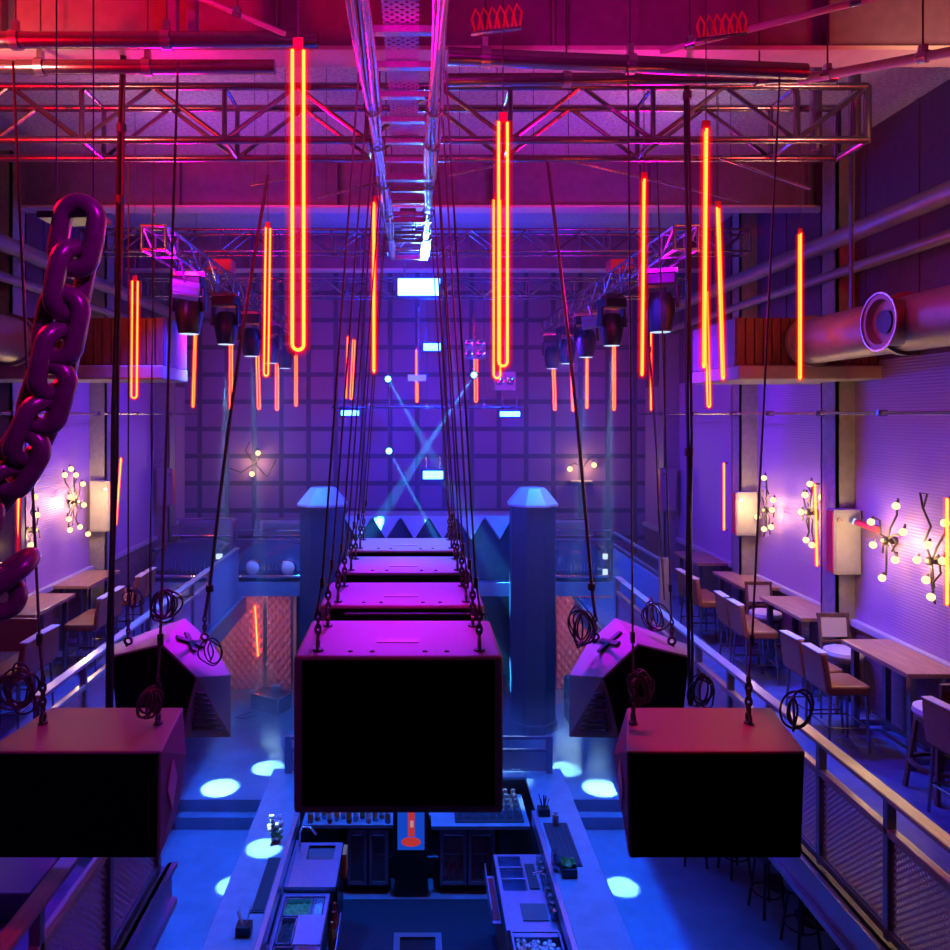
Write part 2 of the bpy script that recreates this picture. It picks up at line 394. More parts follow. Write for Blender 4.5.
# upper railing of the rear platform on a blue side panel
t = thing('platform_railing', 'upper railing on a blue panel where the walkway climbs to the rear platform', 'railing', (3.7, 12.6, ZM))
MB().box(3.67, 3.73, 11.2, 13.94, CZ-2.2, CZ-2.17).build('handrail', M['railpaint'], t, False)
MB().box(3.68, 3.72, 11.2, 13.94, CZ-2.42, CZ-2.39).build('mid_rail', M['railpaint'], t, False)
MB().box(3.685, 3.715, 11.3, 13.94, ZM+.01, CZ-2.48).build('side_panel', M['blue'], t, False)
MB().box(3.66, 3.80, 11.2, 11.28, ZM, CZ-2.14).build('post', M['boxm'], t, False)
t = thing('haze_panel', 'blue sheet standing in for haze at the far walkway end beside the stage', 'panel', (-3.3, 12.9, ZM))
MB().box(-3.32, -3.28, 12.0, 13.93, ZM+.0, ZM+.9).build('sheet', M['blue'], t, False)  # blue haze seen past the railing, made as a solid blue sheet
MB().box(-3.34, -3.26, 12.0, 13.93, ZM+.9, ZM+.94).build('cap_rail', M['railpaint'], t, False)

# ------------------------------------------------------------------ tables and stools
def make_table(label, loc, group):
    t = thing('high_table', label, 'table', (0, 0, 0), group)
    MB().box(-.27, .27, -.555, .555, .905, .95).build('table_top', M['table'], t, False, .006)
    for y in (-.46, .46):
        MB().box(-.2, -.14, y-.03, y+.03, 0, .905).box(.14, .2, y-.03, y+.03, 0, .905).box(-.14, .14, y-.02, y+.02, .05, .1).build('leg_frame', M['steel'], t, False)
    MB().box(-.02, .02, -.44, .44, .16, .2).build('foot_rail', M['steel'], t, False)
    t.location = loc
    return t
G = 'high wooden tables along the walls'
tb = make_table('high wooden table nearest the dark round-seat stool, beneath the bulb sconces', (4.93, 7.65, ZM), G)
dup(tb, (4.93, 9.6, ZM), 0, 'high wooden table between the two cream-backed chairs on the duct side', G)
dup(tb, (4.93, 11.2, ZM), 0, 'high wooden table beyond the cream-backed chairs, under the furthest bulb sconce on the duct side', G)
dup(tb, (4.93, 12.95, ZM), 0, 'high wooden table farthest along the duct side, next to the platform post', G)
dup(tb, (-4.93, 9.75, ZM), 0, 'high wooden table beside the tufted brown chair on the chain side', G)
dup(tb, (-4.93, 11.3, ZM), 0, 'high wooden table below the ten-bulb sconce on the chain side', G)

def rounded(w, d, r=.05, n=4):
    pts = []
    for cx, cy, a0 in ((w/2-r, d/2-r, 0), (-w/2+r, d/2-r, 90), (-w/2+r, -d/2+r, 180), (w/2-r, -d/2+r, 270)):
        for i in range(n+1):
            a = math.radians(a0+90*i/n); pts.append((cx+r*math.cos(a), cy+r*math.sin(a)))
    return pts
def make_stool(label, group):
    """leather high-back bar stool facing +X"""
    t = thing('bar_stool', label, 'stool', (0, 0, 0), group)
    MB().prism(rounded(.44, .42), .58, .68).build('seat', M['tan'], t, True, .025, 3)
    # backrest: slightly raked padded slab
    def bk(u, v):
        return None
    m = MB(); n = 6; vs = []
    for i in range(n+1):
        z = .60+.40*i/n; x = -.20-.05*(i/n)
        w = .205-.02*(i/n)**3
        vs += [(x-.035, -w, z), (x+.035, -w, z), (x+.035, w, z), (x-.035, w, z)]
    fs = [(i*4+k, i*4+(k+1) % 4, i*4+4+(k+1) % 4, i*4+4+k) for i in range(n) for k in range(4)]+[(3, 2, 1, 0), tuple(n*4+k for k in range(4))]
    bo = m.add(vs, fs).build('backrest', M['tan'], t, True, .022, 3)
    MB().box(-.298, -.20, -.17, .17, .997, 1.006).build('top_highlight', M['cream'], bo, True, .003)  # cream strip paints the highlight along the top of the backrest
    for x, y in ((.18, .17), (.18, -.17), (-.18, .17), (-.18, -.17)):
        MB().cyl((x, y, .58), (x*1.14, y*1.14, 0), .016, .012, 8).build('leg', M['steel'], t)
    MB().tube([(.195, .185, .25), (-.195, .185, .25), (-.195, -.185, .25), (.195, -.185, .25)], .009, 6, True).build('foot_ring', M['steel'], t, False)
    return t
GS = 'leather bar stools along the walls'
st = make_stool('tan leather bar stool nearest the camera at the first duct side table', GS)
st.location = (4.36, 7.72, ZM)
for y, rz, s, lab in (
    (8.2, .06, 1, 'tan leather bar stool tucked behind the nearest tan stool at the first table'),
    (9.62, 0, 1, 'tan leather bar stool in front of the second table, near one of its pair'),
    (10.05, -.05, 1, 'tan leather bar stool in front of the second table, far one of its pair'),
    (11.15, .05, 1, 'tan leather bar stool in front of the third table, near one of its pair'),
    (11.55, 0, 1, 'tan leather bar stool in front of the third table, far one of its pair'),
    (6.25, .1, 1.06, 'leather bar stool cut by the picture edge beside the dark round-seat stool'),
    (9.95, PI, -1, 'leather bar stool at the first chain side table, near one of its pair'),
    (10.35, PI, -1, 'leather bar stool at the first chain side table, far one of its pair'),
    (11.25, PI+.05, -1, 'leather bar stool below the ten-bulb sconce, near one of its pair'),
    (11.65, PI, -1, 'leather bar stool below the ten-bulb sconce, far one of its pair'),
    (8.42, PI-.05, -1, 'leather bar stool behind the giant chain rope, by the tufted chair'),
    (8.05, PI, -1, 'leather bar stool cut by the picture edge on the chain side')):
    dup(st, (s*4.36, y, ZM), rz, lab, GS)

def make_wood_stool(label, group, pad, seat_h=.76, top=1.05):
    """dark wood stool with framed upholstered back, facing +X"""
    t = thing('wooden_stool', label, 'stool', (0, 0, 0), group)
    MB().lathe([(.02, seat_h-.06), (.2, seat_h-.06), (.215, seat_h-.03), (.205, seat_h+.01), (.15, seat_h+.03), (.02, seat_h+.035)], n=20).build('seat', M['cream'], t)
    MB().lathe([(.1, seat_h-.1), (.2, seat_h-.1), (.2, seat_h-.06), (.1, seat_h-.06)], n=20).build('seat_ring', M['darkwood'], t)
    for a in (45, 135, 225, 315):
        c, s_ = math.cos(math.radians(a)), math.sin(math.radians(a))
        MB().bar((c*.17, s_*.17, seat_h-.09), (c*.26, s_*.26, 0), .036, .036).build('leg', M['darkwood'], t, False, .005)
    MB().lathe([(.205, .25), (.235, .25), (.235, .28), (.205, .28)], n=20, closed=True).build('foot_ring', M['darkwood'], t)
    bf = MB()
    for y in (-.17, .17): bf.bar((-.17, y, seat_h-.08), (-.22, y, top+.0), .035, .03)
    bf.bar((-.22, -.19, top), (-.22, .19, top), .035, .045).bar((-.195, -.17, seat_h+.06), (-.195, .17, seat_h+.06), .03, .03)
    bf.build('back_frame', M['darkwood'], t, False, .004)
    MB().obox((-.205, 0, (seat_h+.1+top-.03)/2), .03, .31, top-seat_h-.13, Matrix.Rotation(-.12, 3, 'Y')).build('back_pad', pad, t, True, .012)
    return t
ws = make_wood_stool('dark wooden stool with round pale seat at the near end of the first table', 'framed-back wooden stools', M['tan'])
ws.location = (4.70, 6.72, ZM); ws.rotation_euler = (0, 0, PI/2+.12)
wc = make_wood_stool('cream-backed wooden chair at the far end of the first duct side table', 'framed-back wooden stools', M['cream'], .66, 1.02)
wc.location = (4.98, 8.72, ZM); wc.rotation_euler = (0, 0, -PI/2)
dup(wc, (4.86, 10.4, ZM), -PI/2, 'cream-backed wooden chair behind the second duct side table', 'framed-back wooden stools')
# tufted chair on the chain side
t = thing('tufted_chair', 'brown tufted chair standing at the chain side table', 'chair', (-4.75, 8.85, ZM))
MB().sheet(lambda u, v: (-5.0+.5*u, 8.93+.035*abs(math.sin(u*PI*3))*abs(math.sin(v*PI*3)), ZM+.6+.36*v), 24, 18).box(-5.0, -4.5, 8.93, 8.99, ZM+.58, ZM+.97).build('backrest', M['tan'], t)
MB().box(-4.99, -4.51, 8.55, 8.93, ZM+.5, ZM+.6).build('seat', M['tan'], t, True, .03)
for x in (-4.96, -4.54):
    for y in (8.59, 8.95): MB().cyl((x, y, ZM), (x, y, ZM+.5), .02, n=8).build('leg', M['darkwood'], t)

# ------------------------------------------------------------------ wall sconces (bent pipe figures with bulbs)
def sconce(label, y, s, zc, arms, bulbs, extra=None):
    """on the side wall: arms and bulbs in (dy, dz) around (y, zc)"""
    x0 = s*(W-.10)
    t = thing('pipe_sconce', label, 'wall light', (s*W, y, zc))
    MB().cyl((s*W, y, zc), (s*(W-.12), y, zc), .045, .03, 12).ball((s*(W-.12), y, zc), .045).build('wall_plate', M['sconce'], t)
    for a in arms:
        MB().tube([(x0-s*.02*math.sin(3*i), y+p[0], zc+p[1]) for i, p in enumerate(a)], .011, 7).build('pipe_arm', M['sconce'], t)
    for dy, dz in bulbs:
        bb = MB().ball((x0-s*.03, y+dy, zc+dz), .04, 12).build('bulb', BULB, t)
        MB().cyl((x0-s*.02, y+dy, zc+dz+.03), (x0-s*.005, y+dy, zc+dz+.065), .013, .013, 8).build('socket', M['sconce'], bb)
    return t
def zpx(py, Y): return CZ-(py-415)/F*Y
def warm(loc, e):
    l = bpy.data.lights.new('sconce_glow', 'POINT'); l.energy = e; l.color = (1, .62, .26); l.shadow_soft_size = .12
    o = bpy.data.objects.new('sconce_glow', l); COL.objects.link(o); o.location = loc
figA = [[(-.02, .0), (.04, .12), (-.05, .24), (.02, .34)], [(0, 0), (.10, .06), (.16, .18), (.12, .28)], [(0, -.02), (.07, -.12), (.02, -.26), (.08, -.40)], [(0, -.02), (-.08, -.1), (-.05, -.24), (-.12, -.34)], [(-.02, 0), (-.12, .05), (-.2, 0), (-.22, -.08)], [(.02, 0), (.12, .0), (.18, -.06), (.17, -.14)]]
def sc_at(label, pxs, s, arms):
    px = sum(p[0] for p in pxs)/len(pxs); py = sum(p[1] for p in pxs)/len(pxs)
    Yc = F*(W-.1)/abs(px-415); zc = zpx(py, Yc); bl = []
    for a, c in pxs:
        Y = F*(W-.13)/abs(a-415); bl.append((Y-Yc, zpx(c, Y)-zc))
    arms2 = arms + [[(0, 0), (d*.35, z*.3+.03), (d*.8, z*.75), (d, z+.08)] for d, z in bl[::2]]
    t = sconce(label, Yc, s, zc, arms2, bl); warm((s*(W-.24), Yc, zc), 28*len(bl)/7)
    return t
sc_at('bent-pipe figure sconce with raised pole arm, nearest on the duct side wall', [(945, 523), (917, 560), (943, 561), (926, 580), (931, 597), (928, 545)], 1, [[(0, 0), (.1, .18), (.02, .34), (.12, .52)], [(.12, .52), (.06, .66), (.18, .66), (.12, .52)], [(0, 0), (-.1, .08), (-.12, -.1), (-.04, -.2)], [(0, 0), (.0, -.2), (-.04, -.42)]])
sc_at('bent-pipe figure sconce with six bulbs beside the grey control box', [(896, 506), (871, 522), (903, 532), (873, 545), (895, 560), (882, 578)], 1, [[(0, .03), (-.1, .06), (-.16, .0), (-.1, -.1)], [(0, .03), (.1, .05), (.13, .2), (.2, .22)], [(-.03, -.05), (.05, -.05), (.08, -.15)], [(0, 0), (0, -.24), (.02, -.38)]])
sc_at('bent-pipe sconce with six bulbs beside the red neon wall tube', [(810, 484), (805, 495), (822, 497), (801, 512), (806, 540), (812, 545)], 1, figA)
sc_at('furthest bent-pipe sconce on the duct side wall, between two columns', [(764, 478), (773, 500), (772, 510), (757, 517), (764, 529), (771, 527)], 1, figA)
sc_at('bent-pipe sconce with ten bulbs by the grey box on the chain side wall', [(65, 475), (71, 469), (76, 475), (83, 484), (70, 497), (84, 505), (69, 519), (80, 527), (70, 530), (88, 534)], -1, figA)
sc_at('bent-pipe sconce just behind the giant chain and the red neon panel', [(35, 497), (37, 515), (24, 537), (31, 545), (38, 556)], -1, figA)
sc_at('bent-pipe sconce cut by the picture edge behind the giant chain', [(0, 535), (2, 560), (-8, 550)], -1, figA[:3])
# back wall and stage sconces
def back_sconce(label, pts, Y, arms):
    cx = sum(p[0] for p in pts)/len(pts); cy = sum(p[1] for p in pts)/len(pts); c = P(cx, cy, Y)
    t = thing('pipe_sconce', label, 'wall light', (c.x, Y, c.z))
    MB().cyl((c.x, Y, c.z), (c.x, Y-.1, c.z), .05, .03, 12).build('wall_plate', M['sconce'], t)
    for a in arms: MB().tube([(c.x+p[0], Y-.1, c.z+p[1]) for p in a], .014, 7).build('pipe_arm', M['sconce'], t)
    for p in pts:
        q = P(p[0], p[1], Y-.12); bb = MB().ball(q, .06, 12).build('bulb', BULB, t)
        MB().cyl((q.x, Y-.11, q.z+.05), (q.x, Y-.1, q.z+.11), .022, n=8).build('socket', M['sconce'], bb)
    warm((c.x, Y-.3, c.z), 14)
    return t
back_sconce('two-bulb pipe sconce on the tiled back wall toward the giant chain side', [(258, 453), (252, 474)], YB, [[(0, 0), (-.2, .3), (-.1, .5)], [(0, 0), (.3, -.3), (.5, .1)], [(0, 0), (-.3, -.2), (-.55, -.1)], [(0, 0), (.1, .1), (.05, .4)]])
t = back_sconce('two-bulb pipe sconce above a small shelf on the tiled back wall', [(570, 469), (594, 465)], YB, [[(0, 0), (-.2, .1), (-.3, 0)], [(0, 0), (.15, .2), (.28, .1)], [(0, 0), (0, -.25)]])
MB().box(3.52, 4.0, YB-.2, YB, zpx(480, YB)-.03, zpx(480, YB)).build('shelf', M['flange'], t, False)
back_sconce('three-bulb sconce on the platform edge above the hexagonal chain side speaker', [(178, 593), (181, 604), (181, 616)], 13.94, [[(0, .2), (.03, 0), (0, -.25)]])

# ------------------------------------------------------------------ column boxes, wall neon tubes, conduits
def wall_neon(label, px, y0, y1, Y, s, dx=0, panel=True):
    p0 = P(px, y0, Y); p1 = P(px-dx, y1, Y)
    t = thing('neon_wall_tube', label, 'neon light', (p0.x, Y, p1.z))
    MB().tube([p0, p1], .013, 8).build('tube', NEON, t)
    MB().tube([p0, p1], .03, 10).build('halo', HALO, t)  # glowing shell imitates the red bloom round the wall tube
    for q in (p0, p1):
        MB().cyl(q, (q.x+s*.06, q.y, q.z), .012, n=8).build('bracket', M['steel'], t)
    return t
GB = 'control boxes on the wall columns'
def cbox(label, s, y0, y1, xi, pz0, pz1):
    z1, z0 = zpx(pz0, y0), zpx(pz1, y0)
    t = thing('control_box', label, 'cabinet', (s*(xi+.15), (y0+y1)/2, z0), GB)
    MB().box(s*(xi-.12), s*(xi+.2), y0-.16, y0-.001, z0, z1).build('housing', M['boxm'], t, False, .008)
    MB().box(s*(xi-.10), s*(xi+.18), y0-.168, y0-.161, z0+.03, z1-.03).build('door', M['boxm'], t, False, .004)
    MB().cyl((s*(xi-.06), y0-.168, z1-.12), (s*(xi-.06), y0-.185, z1-.12), .03, n=12).build('lock', M['steel'], t)
    MB().box(s*(xi-.128), s*(xi-.121), y0-.15, y0-.01, z0+.02, z1-.02).build('side_panel', M['red'], t, False)
    return t
cbox('grey control box with red side on the nearest visible duct side column', 1, 8.95, 9.3, 5.03, 508, 572)
cbox('grey control box with round lock on the second duct side column', 1, 11.5, 11.8, 4.98, 491, 534)
cbox('dark box on the furthest duct side column', 1, 14.9, 15.2, 4.95, 468, 510)
cbox('grey control box beside the ten-bulb sconce', -1, 12.1, 12.4, 4.98, 480, 530)
cbox('control box with red side panel behind the giant chain', -1, 9.35, 9.7, 5.03, 487, 560)
cbox('dark box on the furthest chain side column', -1, 15.1, 15.5, 4.95, 468, 505)
wall_neon('red neon tube upright on the wall beside the nearest duct side control box', 815, 484, 566, 9.36, 1, -2)
wall_neon('red neon tube upright beside the second duct side column box', 724, 463, 530, 12.0, 1)
wall_neon('red neon tube cut by the picture edge on the duct side wall', 947, 498, 605, 6.95, 1)
wall_neon('slightly tilted red neon tube beside the ten-bulb sconce column', 121, 458, 525, 12.6, -1, 5)
wall_neon('red neon tube on the red panel just below the giant chain', 19, 485, 560, 9.26, -1, 3)
for s, nm in ((1, 'duct'), (-1, 'chain')):
    t = thing('conduit_pipe', 'thin horizontal conduit pipe along the %s side columns' % nm, 'pipe', (s*4.9, 9, CZ+.03))
    MB().tube([(s*4.9, 4, CZ+.02), (s*4.9, 16.9, CZ+.02)], .018, 8).build('pipe', M['alu'], t)
    for y in (5.6, 7.9, 9.1, 10.4, 11.6, 13.2, 15): MB().box(s*4.87, s*4.97, y-.015, y+.015, CZ-.01, CZ+.055).build('clamp', M['steel'], t, False)
t = thing('alarm_sounder', 'small red and white alarm box high on the nearest visible duct side column', 'alarm', (5.0, 9.1, CZ+.45))
MB().box(4.96, 5.03, 9.0, 9.1, CZ+.44, CZ+.62).build('red_cover', M['red'], t, False, .01)
MB().box(4.96, 5.03, 9.1, 9.17, CZ+.44, CZ+.62).build('white_base', M['white'], t, False, .01)
t = thing('wall_spotlight', 'small red cylinder spotlight with white end beside the nearest grey control box', 'spotlight', P(868, 526, 8.6))
MB().cyl(P(856, 522, 8.7), P(878, 530, 8.35), .035).build('housing', M['red'], t)
MB().cyl(P(853, 521, 8.72), P(856, 522, 8.7), .035).build('lens', LENS, t)
MB().cyl(P(868, 526, 8.5), P(868, 526, 8.5)+Vector((.28, 0, 0)), .012).build('arm', M['steel'], t)

# ------------------------------------------------------------------ ducts and tubes under the ceiling
def duct(label, s, y0, y1, hc, X, r):
    t = thing('air_duct', label, 'duct', (s*X, (y0+y1)/2, CZ+hc))
    MB().tube([(s*X, y0, CZ+hc), (s*X, y1, CZ+hc)], r, 32).build('pipe', M['duct'], t)
    for y in (y1, y1-1.6, y1-3.2, y1-4.8):
        MB().lathe([(r-.01, -.03), (r+.035, -.03), (r+.035, .03), (r-.01, .03)], (s*X, y, CZ+hc), 32, Matrix.Rotation(PI/2, 3, 'X'), True).build('flange_ring', M['duct'], t)
    R = Matrix.Rotation(-PI/2 if s > 0 else PI/2, 3, 'Y')
    o = MB().lathe([(r*.82, r*.5), (r*.86, r*1.15), (r*1.02, r*1.35), (r*.8, r*1.35), (r*.74, r*1.1), (r*.2, r*1.02)], (s*X, 6.6, CZ+hc), 28, R).build('side_outlet', M['duct'], t)
    MB().lathe([(r*.4, r*1.1), (r*.42, r*1.18), (r*.02, r*1.2)], (s*X, 6.6, CZ+hc), 20, R).build('outlet_core', M['blacksteel'], o)
    MB().lathe([(r*.98, r*1.36), (r*1.04, r*1.36), (r*1.04, r*1.40), (r*.98, r*1.40)], (s*X, 6.6, CZ+hc), 28, R, True).build('outlet_rim', M['alu'], o)
    for y in (3.4, 5.0, 7.6): MB().box(s*X-.01, s*X+.01, y-.02, y+.02, CZ+hc+r, CEIL).build('hanger', M['steel'], t, False)
    return t
duct('round steel air duct with a circular side outlet above the bulb sconces', 1, 2.0, 8.35, .82, 4.42, .25)
duct('round steel air duct behind the giant chain', -1, 2.0, 8.2, .82, 4.42, .25)
for s, nm in ((1, 'duct'), (-1, 'chain')):
    for k, (X, h, r) in enumerate(((4.75, 1.98, .10), (4.95, 1.66, .06))):
        o = MB().tube([(s*X, 4.0, CZ+h), (s*X, 15, CZ+h)], r, 16).build('service_pipe', M['duct'])
        tag(o, '%s overhead service pipe running along the %s side wall' % (('thick upper', 'thin lower')[k], nm), 'pipe')

# ------------------------------------------------------------------ trusses
def truss(label, p, q, s, n, m, up=(0, 0, 1), r=.025, end=True):
    """box truss from p to q; p, q: the lower near chord; s = side"""
    p, q = Vector(p), Vector(q); d = (q-p).normalized(); u = Vector(up); a = u.cross(d).normalized()
    if a.dot(Vector((0, 1, 0))) < 0 and abs(a.y) > .5: a = -a
    t = thing('lighting_truss', label, 'truss', tuple((p+q)/2))
    cs = [(0, 0), (1, 0), (0, 1), (1, 1)]
    for i, j in cs: MB().tube([p+a*(i*s)+u*(j*s), q+a*(i*s)+u*(j*s)], r, 12).build('chord', m, t)
    L = (q-p).length
    for k in range(n):
        f0, f1 = p+d*(L*k/n), p+d*(L*(k+1)/n)
        for i in (0, 1):
            A = (f0 if k % 2 else f1)+a*(i*s); B = (f1 if k % 2 else f0)+a*(i*s)+u*s
            MB().tube([A, B], r*.62, 8).build('brace', m, t)
        if k % 2:
            bb = MB()
            for i in (0, 1): bb.tube([f0+a*(i*s), f0+a*(i*s)+u*s], r*.7, 8)
            for j in (0, 1): bb.tube([f0+u*(j*s), f0+u*(j*s)+a*s], r*.6, 8)
            bb.build('cross_frame', m, t)
    if end:
        for e in (p, q):
            bb = MB()
            for i in (0, 1): bb.tube([e+a*(i*s), e+a*(i*s)+u*s], r, 10)
            for j in (0, 1): bb.tube([e+u*(j*s), e+u*(j*s)+a*s], r, 10)
            bb.build('end_frame', m, t)
    return t
tf = truss('long box truss crossing the hall just above the nearest neon loops', (-4.6, 6.3, CZ+2.31), (3.80, 6.3, CZ+2.31), .45, 14, M['steel'], r=.032)
for X, nm in ((3.5, 'inner'), (3.84, 'outer')):
    MB().tube([(X, 6.55, CZ+2.31), (X, 6.55, CEIL)], .05, 12).build('hanger_tube', M['steel'], tf)
for s, X, lab in ((-1, -2.65, 'side lighting truss carrying moving heads on the chain side'), (1, 2.75, 'side lighting truss carrying moving heads on the duct side')):
    truss(lab, (X+.12, 7.6, CZ+1.68), (X+.12, 15.6, CZ+1.68), .24, 20, M['steel'], r=.018)
truss('far cross truss in front of the fourth ceiling beam', (-4.6, 12.6, CZ+2.0), (4.6, 12.6, CZ+2.0), .3, 24, M['steel'], r=.018)
truss('mid cross truss just behind the third ceiling beam', (-4.6, 10.3, CZ+2.25), (4.6, 10.3, CZ+2.25), .3, 24, M['steel'], r=.018)
# plain pipes near the camera
def pipe(label, p, q, r, m='steel', extra=None):
    t = thing('rigging_pipe', label, 'pipe', tuple((Vector(p)+Vector(q))/2))
    MB().tube([p, q], r, 18).build('tube', M[m], t)
    for f in (extra or []):
        c = Vector(p).lerp(Vector(q), f); d = (Vector(q)-Vector(p)).normalized()
        MB().tube([c+Vector((0, 0, r)), (c.x, c.y, CEIL)], .006, 6).build('hanger_rod', M['rope'], t)
        MB().tube([c-d*.03, c+d*.03], r*1.25, 14).box(c.x-.02, c.x+.02, c.y-.02, c.y+.02, c.z, c.z+r*2.4).build('clamp', M['alu'], t)
    return t
pipe('thick red-lit rigging pipe nearest the camera, on the giant chain side', P(-60, 40, 4.9), P(318, 40, 4.9), .052, extra=(.2, .6))
pipe('second thick rigging pipe below the nearest red-lit one', P(-60, 67, 5.35), P(275, 67, 5.35), .05, extra=(.3, .62))
pipe('rigging pipe slanting beside the cable ladder toward the duct side', P(448, 56, 4.9), P(805, 72, 5.1), .055, extra=(.1, .5))
pipe('lower slanting rigging pipe beside the cable ladder', P(448, 80, 5.3), P(835, 78, 5.45), .045, extra=(.3, .8))
pipe('thin diagonal brace pipe crossing under the beam beside the hanging clamps', P(660, 52, 5.2), P(880, -4, 4.6), .022, 'flange', (.15, .9))
pipe('long slim pipe reaching the wall under the cream flange', P(800, 80, 5.3), P(960, 50, 4.4), .03, 'flange', (.2, .8))
for k, (px0, py0, px1, py1, Y, lab) in enumerate(((190, -6, 285, 34, 4.7, 'pale diagonal strut over the rigging pipes on the chain side'),)):
    pipe(lab, P(px0, py0, Y), P(px1, py1, Y), .016, 'flange', (.5,))
for px, lab in ((168, 'upright square post rising from the near rigging pipes, first of two'), (188, 'upright square post rising from the near rigging pipes, second of two')):
    c = P(px, 40, 4.95)
    tag(MB().box(c.x-.035, c.x+.035, c.y-.035+.1, c.y+.035+.1, CZ+2.5, CEIL).build('rigging_post', M['beam'], None, False, .006), lab, 'post')
# thin hanging bars below the truss that carry neon loops
for (a, c, d, e, Y, lab) in ((448, 176, 545, 155, 6.8, 'thin bar under the truss beside the cable ladder'), (545, 155, 740, 201, 6.8, 'thin bar sloping down under the truss toward the duct side'), (720, 158, 810, 189, 6.4, 'thin pale bar under the free end of the truss'),
                             (318, 198, 388, 180, 6.9, 'thin bar sloping to the cable ladder from the chain side'), (250, 185, 290, 178, 7.0, 'short thin bar beside the nearest neon loop')):
    A_, B_ = P(a, c, Y), P(d, e, Y)
    t = thing('neon_bar', lab, 'bar', tuple((A_+B_)/2))
    MB().tube([A_, B_], .012, 8).build('bar', M['alu'], t)
    for f in (.12, .88):
        q = A_.lerp(B_, f); MB().tube([q, (q.x, q.y, CEIL)], .003, 5).build('drop_wire', M['rope'], t)
# hanging clamps
for px, py, Y, lab in ((493, 30, 4.6, 'row of red scaffold clamps stored beside the cable ladder'), (718, 36, 4.9, 'row of red scaffold clamps stored on the diagonal brace')):
    t = thing('clamp_row', lab, 'clamps', tuple(P(px, py, Y)))
    a, c = P(px-22, py+4, Y), P(px+28, py-2, Y)
    MB().bar(a, c, .03, .012).build('bar', M['steel'], t, False)
    for k in range(6):
        q = a.lerp(c, (k+.5)/6)
        MB().tube([q+Vector((0, 0, .0)), q+Vector((-.02, 0, .09)), q+Vector((.0, 0, .15)), q+Vector((.03, 0, .1)), q+Vector((.02, 0, .02))], .008, 6).build('clamp', M['red'], t)

# ------------------------------------------------------------------ cable ladder down the middle
HT = CZ+1.9
t = thing('cable_ladder', 'long cable ladder hanging down the middle of the hall with lit side rails', 'cable tray', (-.07, 6.5, HT))
for s in (-1, 1):
    MB().box(-.07+s*.19-.012, -.07+s*.19+.012, 2.2, 9.0, HT, HT+.09).build('side_rail', M['alu'], t, False)
    cb = MB()
    for k in range(5):
        cb.tube([(-.07+s*(.155+.017*k)+.012*math.sin(y*2+k), y, HT-.025-.018*(k % 2)) for y in [2.2+.35*i for i in range(20)]], .0125, 7)
    cb.build('cable_bundle', M['alu'], t)
    for y in (4.6, 5.2, 6.1, 7.0, 7.9):
        MB().lathe([(.048, -.012), (.058, -.012), (.058, .012), (.048, .012)], (-.07+s*.19, y, HT-.015), 12, Matrix.Rotation(PI/2, 3, 'X'), True).build('cable_tie', M['cable'], t)
y = 2.6
while y < 9.0:
    MB().box(-.25, .11, y, y+.045, HT+.01, HT+.045).build('rung', M['alu'], t, False); y += .38
MB().box(-.16, .02, 2.2, 5.3, HT+.05, HT+.056).build('mesh_strip', M['traymesh'], t, False)
for y in (5.9, 7.2, 8.9):
    MB().box(-.29, .15, y, y+.06, HT-.05, HT).build('cross_support', M['steel'], t, False)
    for s in (-1, 1): MB().tube([(-.07+s*.21, y+.03, HT), (-.07+s*.21, y+.03, CEIL)], .008, 6).build('hanger_rod', M['steel'], t)
y = 7.3
while y < 8.8:
    MB().box(-.15, .01, y, y+.16, HT+.06, HT+.12).build('power_unit', M['alu'], t, False, .01); y += .5

# ------------------------------------------------------------------ neon loops
GN = 'hanging red neon loops'
def loop(px, t0, b0, L, lab, ang=0.5, dx=0, far=False, w=.056):
    Y = F*L/(b0-t0); top, bot = P(px, t0, Y), P(px+dx, b0, Y)
    t = thing('neon_loop', lab, 'neon light', tuple(top), GN)
    ca, sa = math.cos(ang)*w/2, math.sin(ang)*w/2
    def pt(side, z):
        f = (top.z-z)/(top.z-bot.z); c = top.lerp(bot, f); return Vector((c.x+side*ca, c.y+side*sa, z))
    r = w/2; pts = [pt(-1, top.z)]
    for k in range(1, 8): pts.append(pt(-1, top.z+(bot.z+r-top.z)*k/8))
    for k in range(0, 9):
        a = PI*k/8; pts.append(pt(-math.cos(a), bot.z+r-r*math.sin(a)))
    for k in range(7, 0, -1): pts.append(pt(1, top.z+(bot.z+r-top.z)*k/8))
    pts.append(pt(1, top.z))
    MB().tube(pts, .0088, 8).build('tube', NEONFAR if far else NEON, t)
    sl = MB().tube(pts, .019, 10).build('halo', HALO, t); MB().tube(pts, .036, 10).build('outer_halo', HALO_OUTER, sl)  # two emissive shells paint a soft red bloom around the tube
    MB().box(top.x-.025, top.x+.025, top.y-.012, top.y+.012, top.z, top.z+.06).build('end_cap', M['red'], t, False, .006)
    if top.z+.06 < CEIL-.1:
        MB().tube([top+Vector((0, 0, .05)), (top.x, top.y, CEIL)], .004, 5).build('cable', M['rope'], t)
    return t
A = 'red neon loop'
loop(298, 50, 350, 1.5, 'largest red neon loop with both strands open, hanging nearest the camera', .15)
loop(503, 122, 366, 1.5, 'red neon loop, front one of the overlapping pair beside the cable ladder', .2)
loop(497, 200, 378, 1.5, 'red neon loop, rear one of the overlapping pair beside the cable ladder', .1)
loop(706, 130, 367, 1.5, 'tallest red neon loop seen edge-on beside the thick cable bundle on the duct side', 1.35, -2)
loop(718, 208, 379, 1.5, 'slightly leaning red neon loop just outside the tallest edge-on loop', .9, 5)
loop(706, 291, 407, 1.24, 'shorter red neon loop hanging directly behind the tallest edge-on loop', .7, 3)
loop(644, 180, 375, 1.5, 'red neon loop seen edge-on just in front of the moving heads on the duct side', 1.4, -2)
loop(651, 317, 410, 1.5, 'small red neon loop behind the edge-on loop near the duct side moving heads', 1.2, 0)
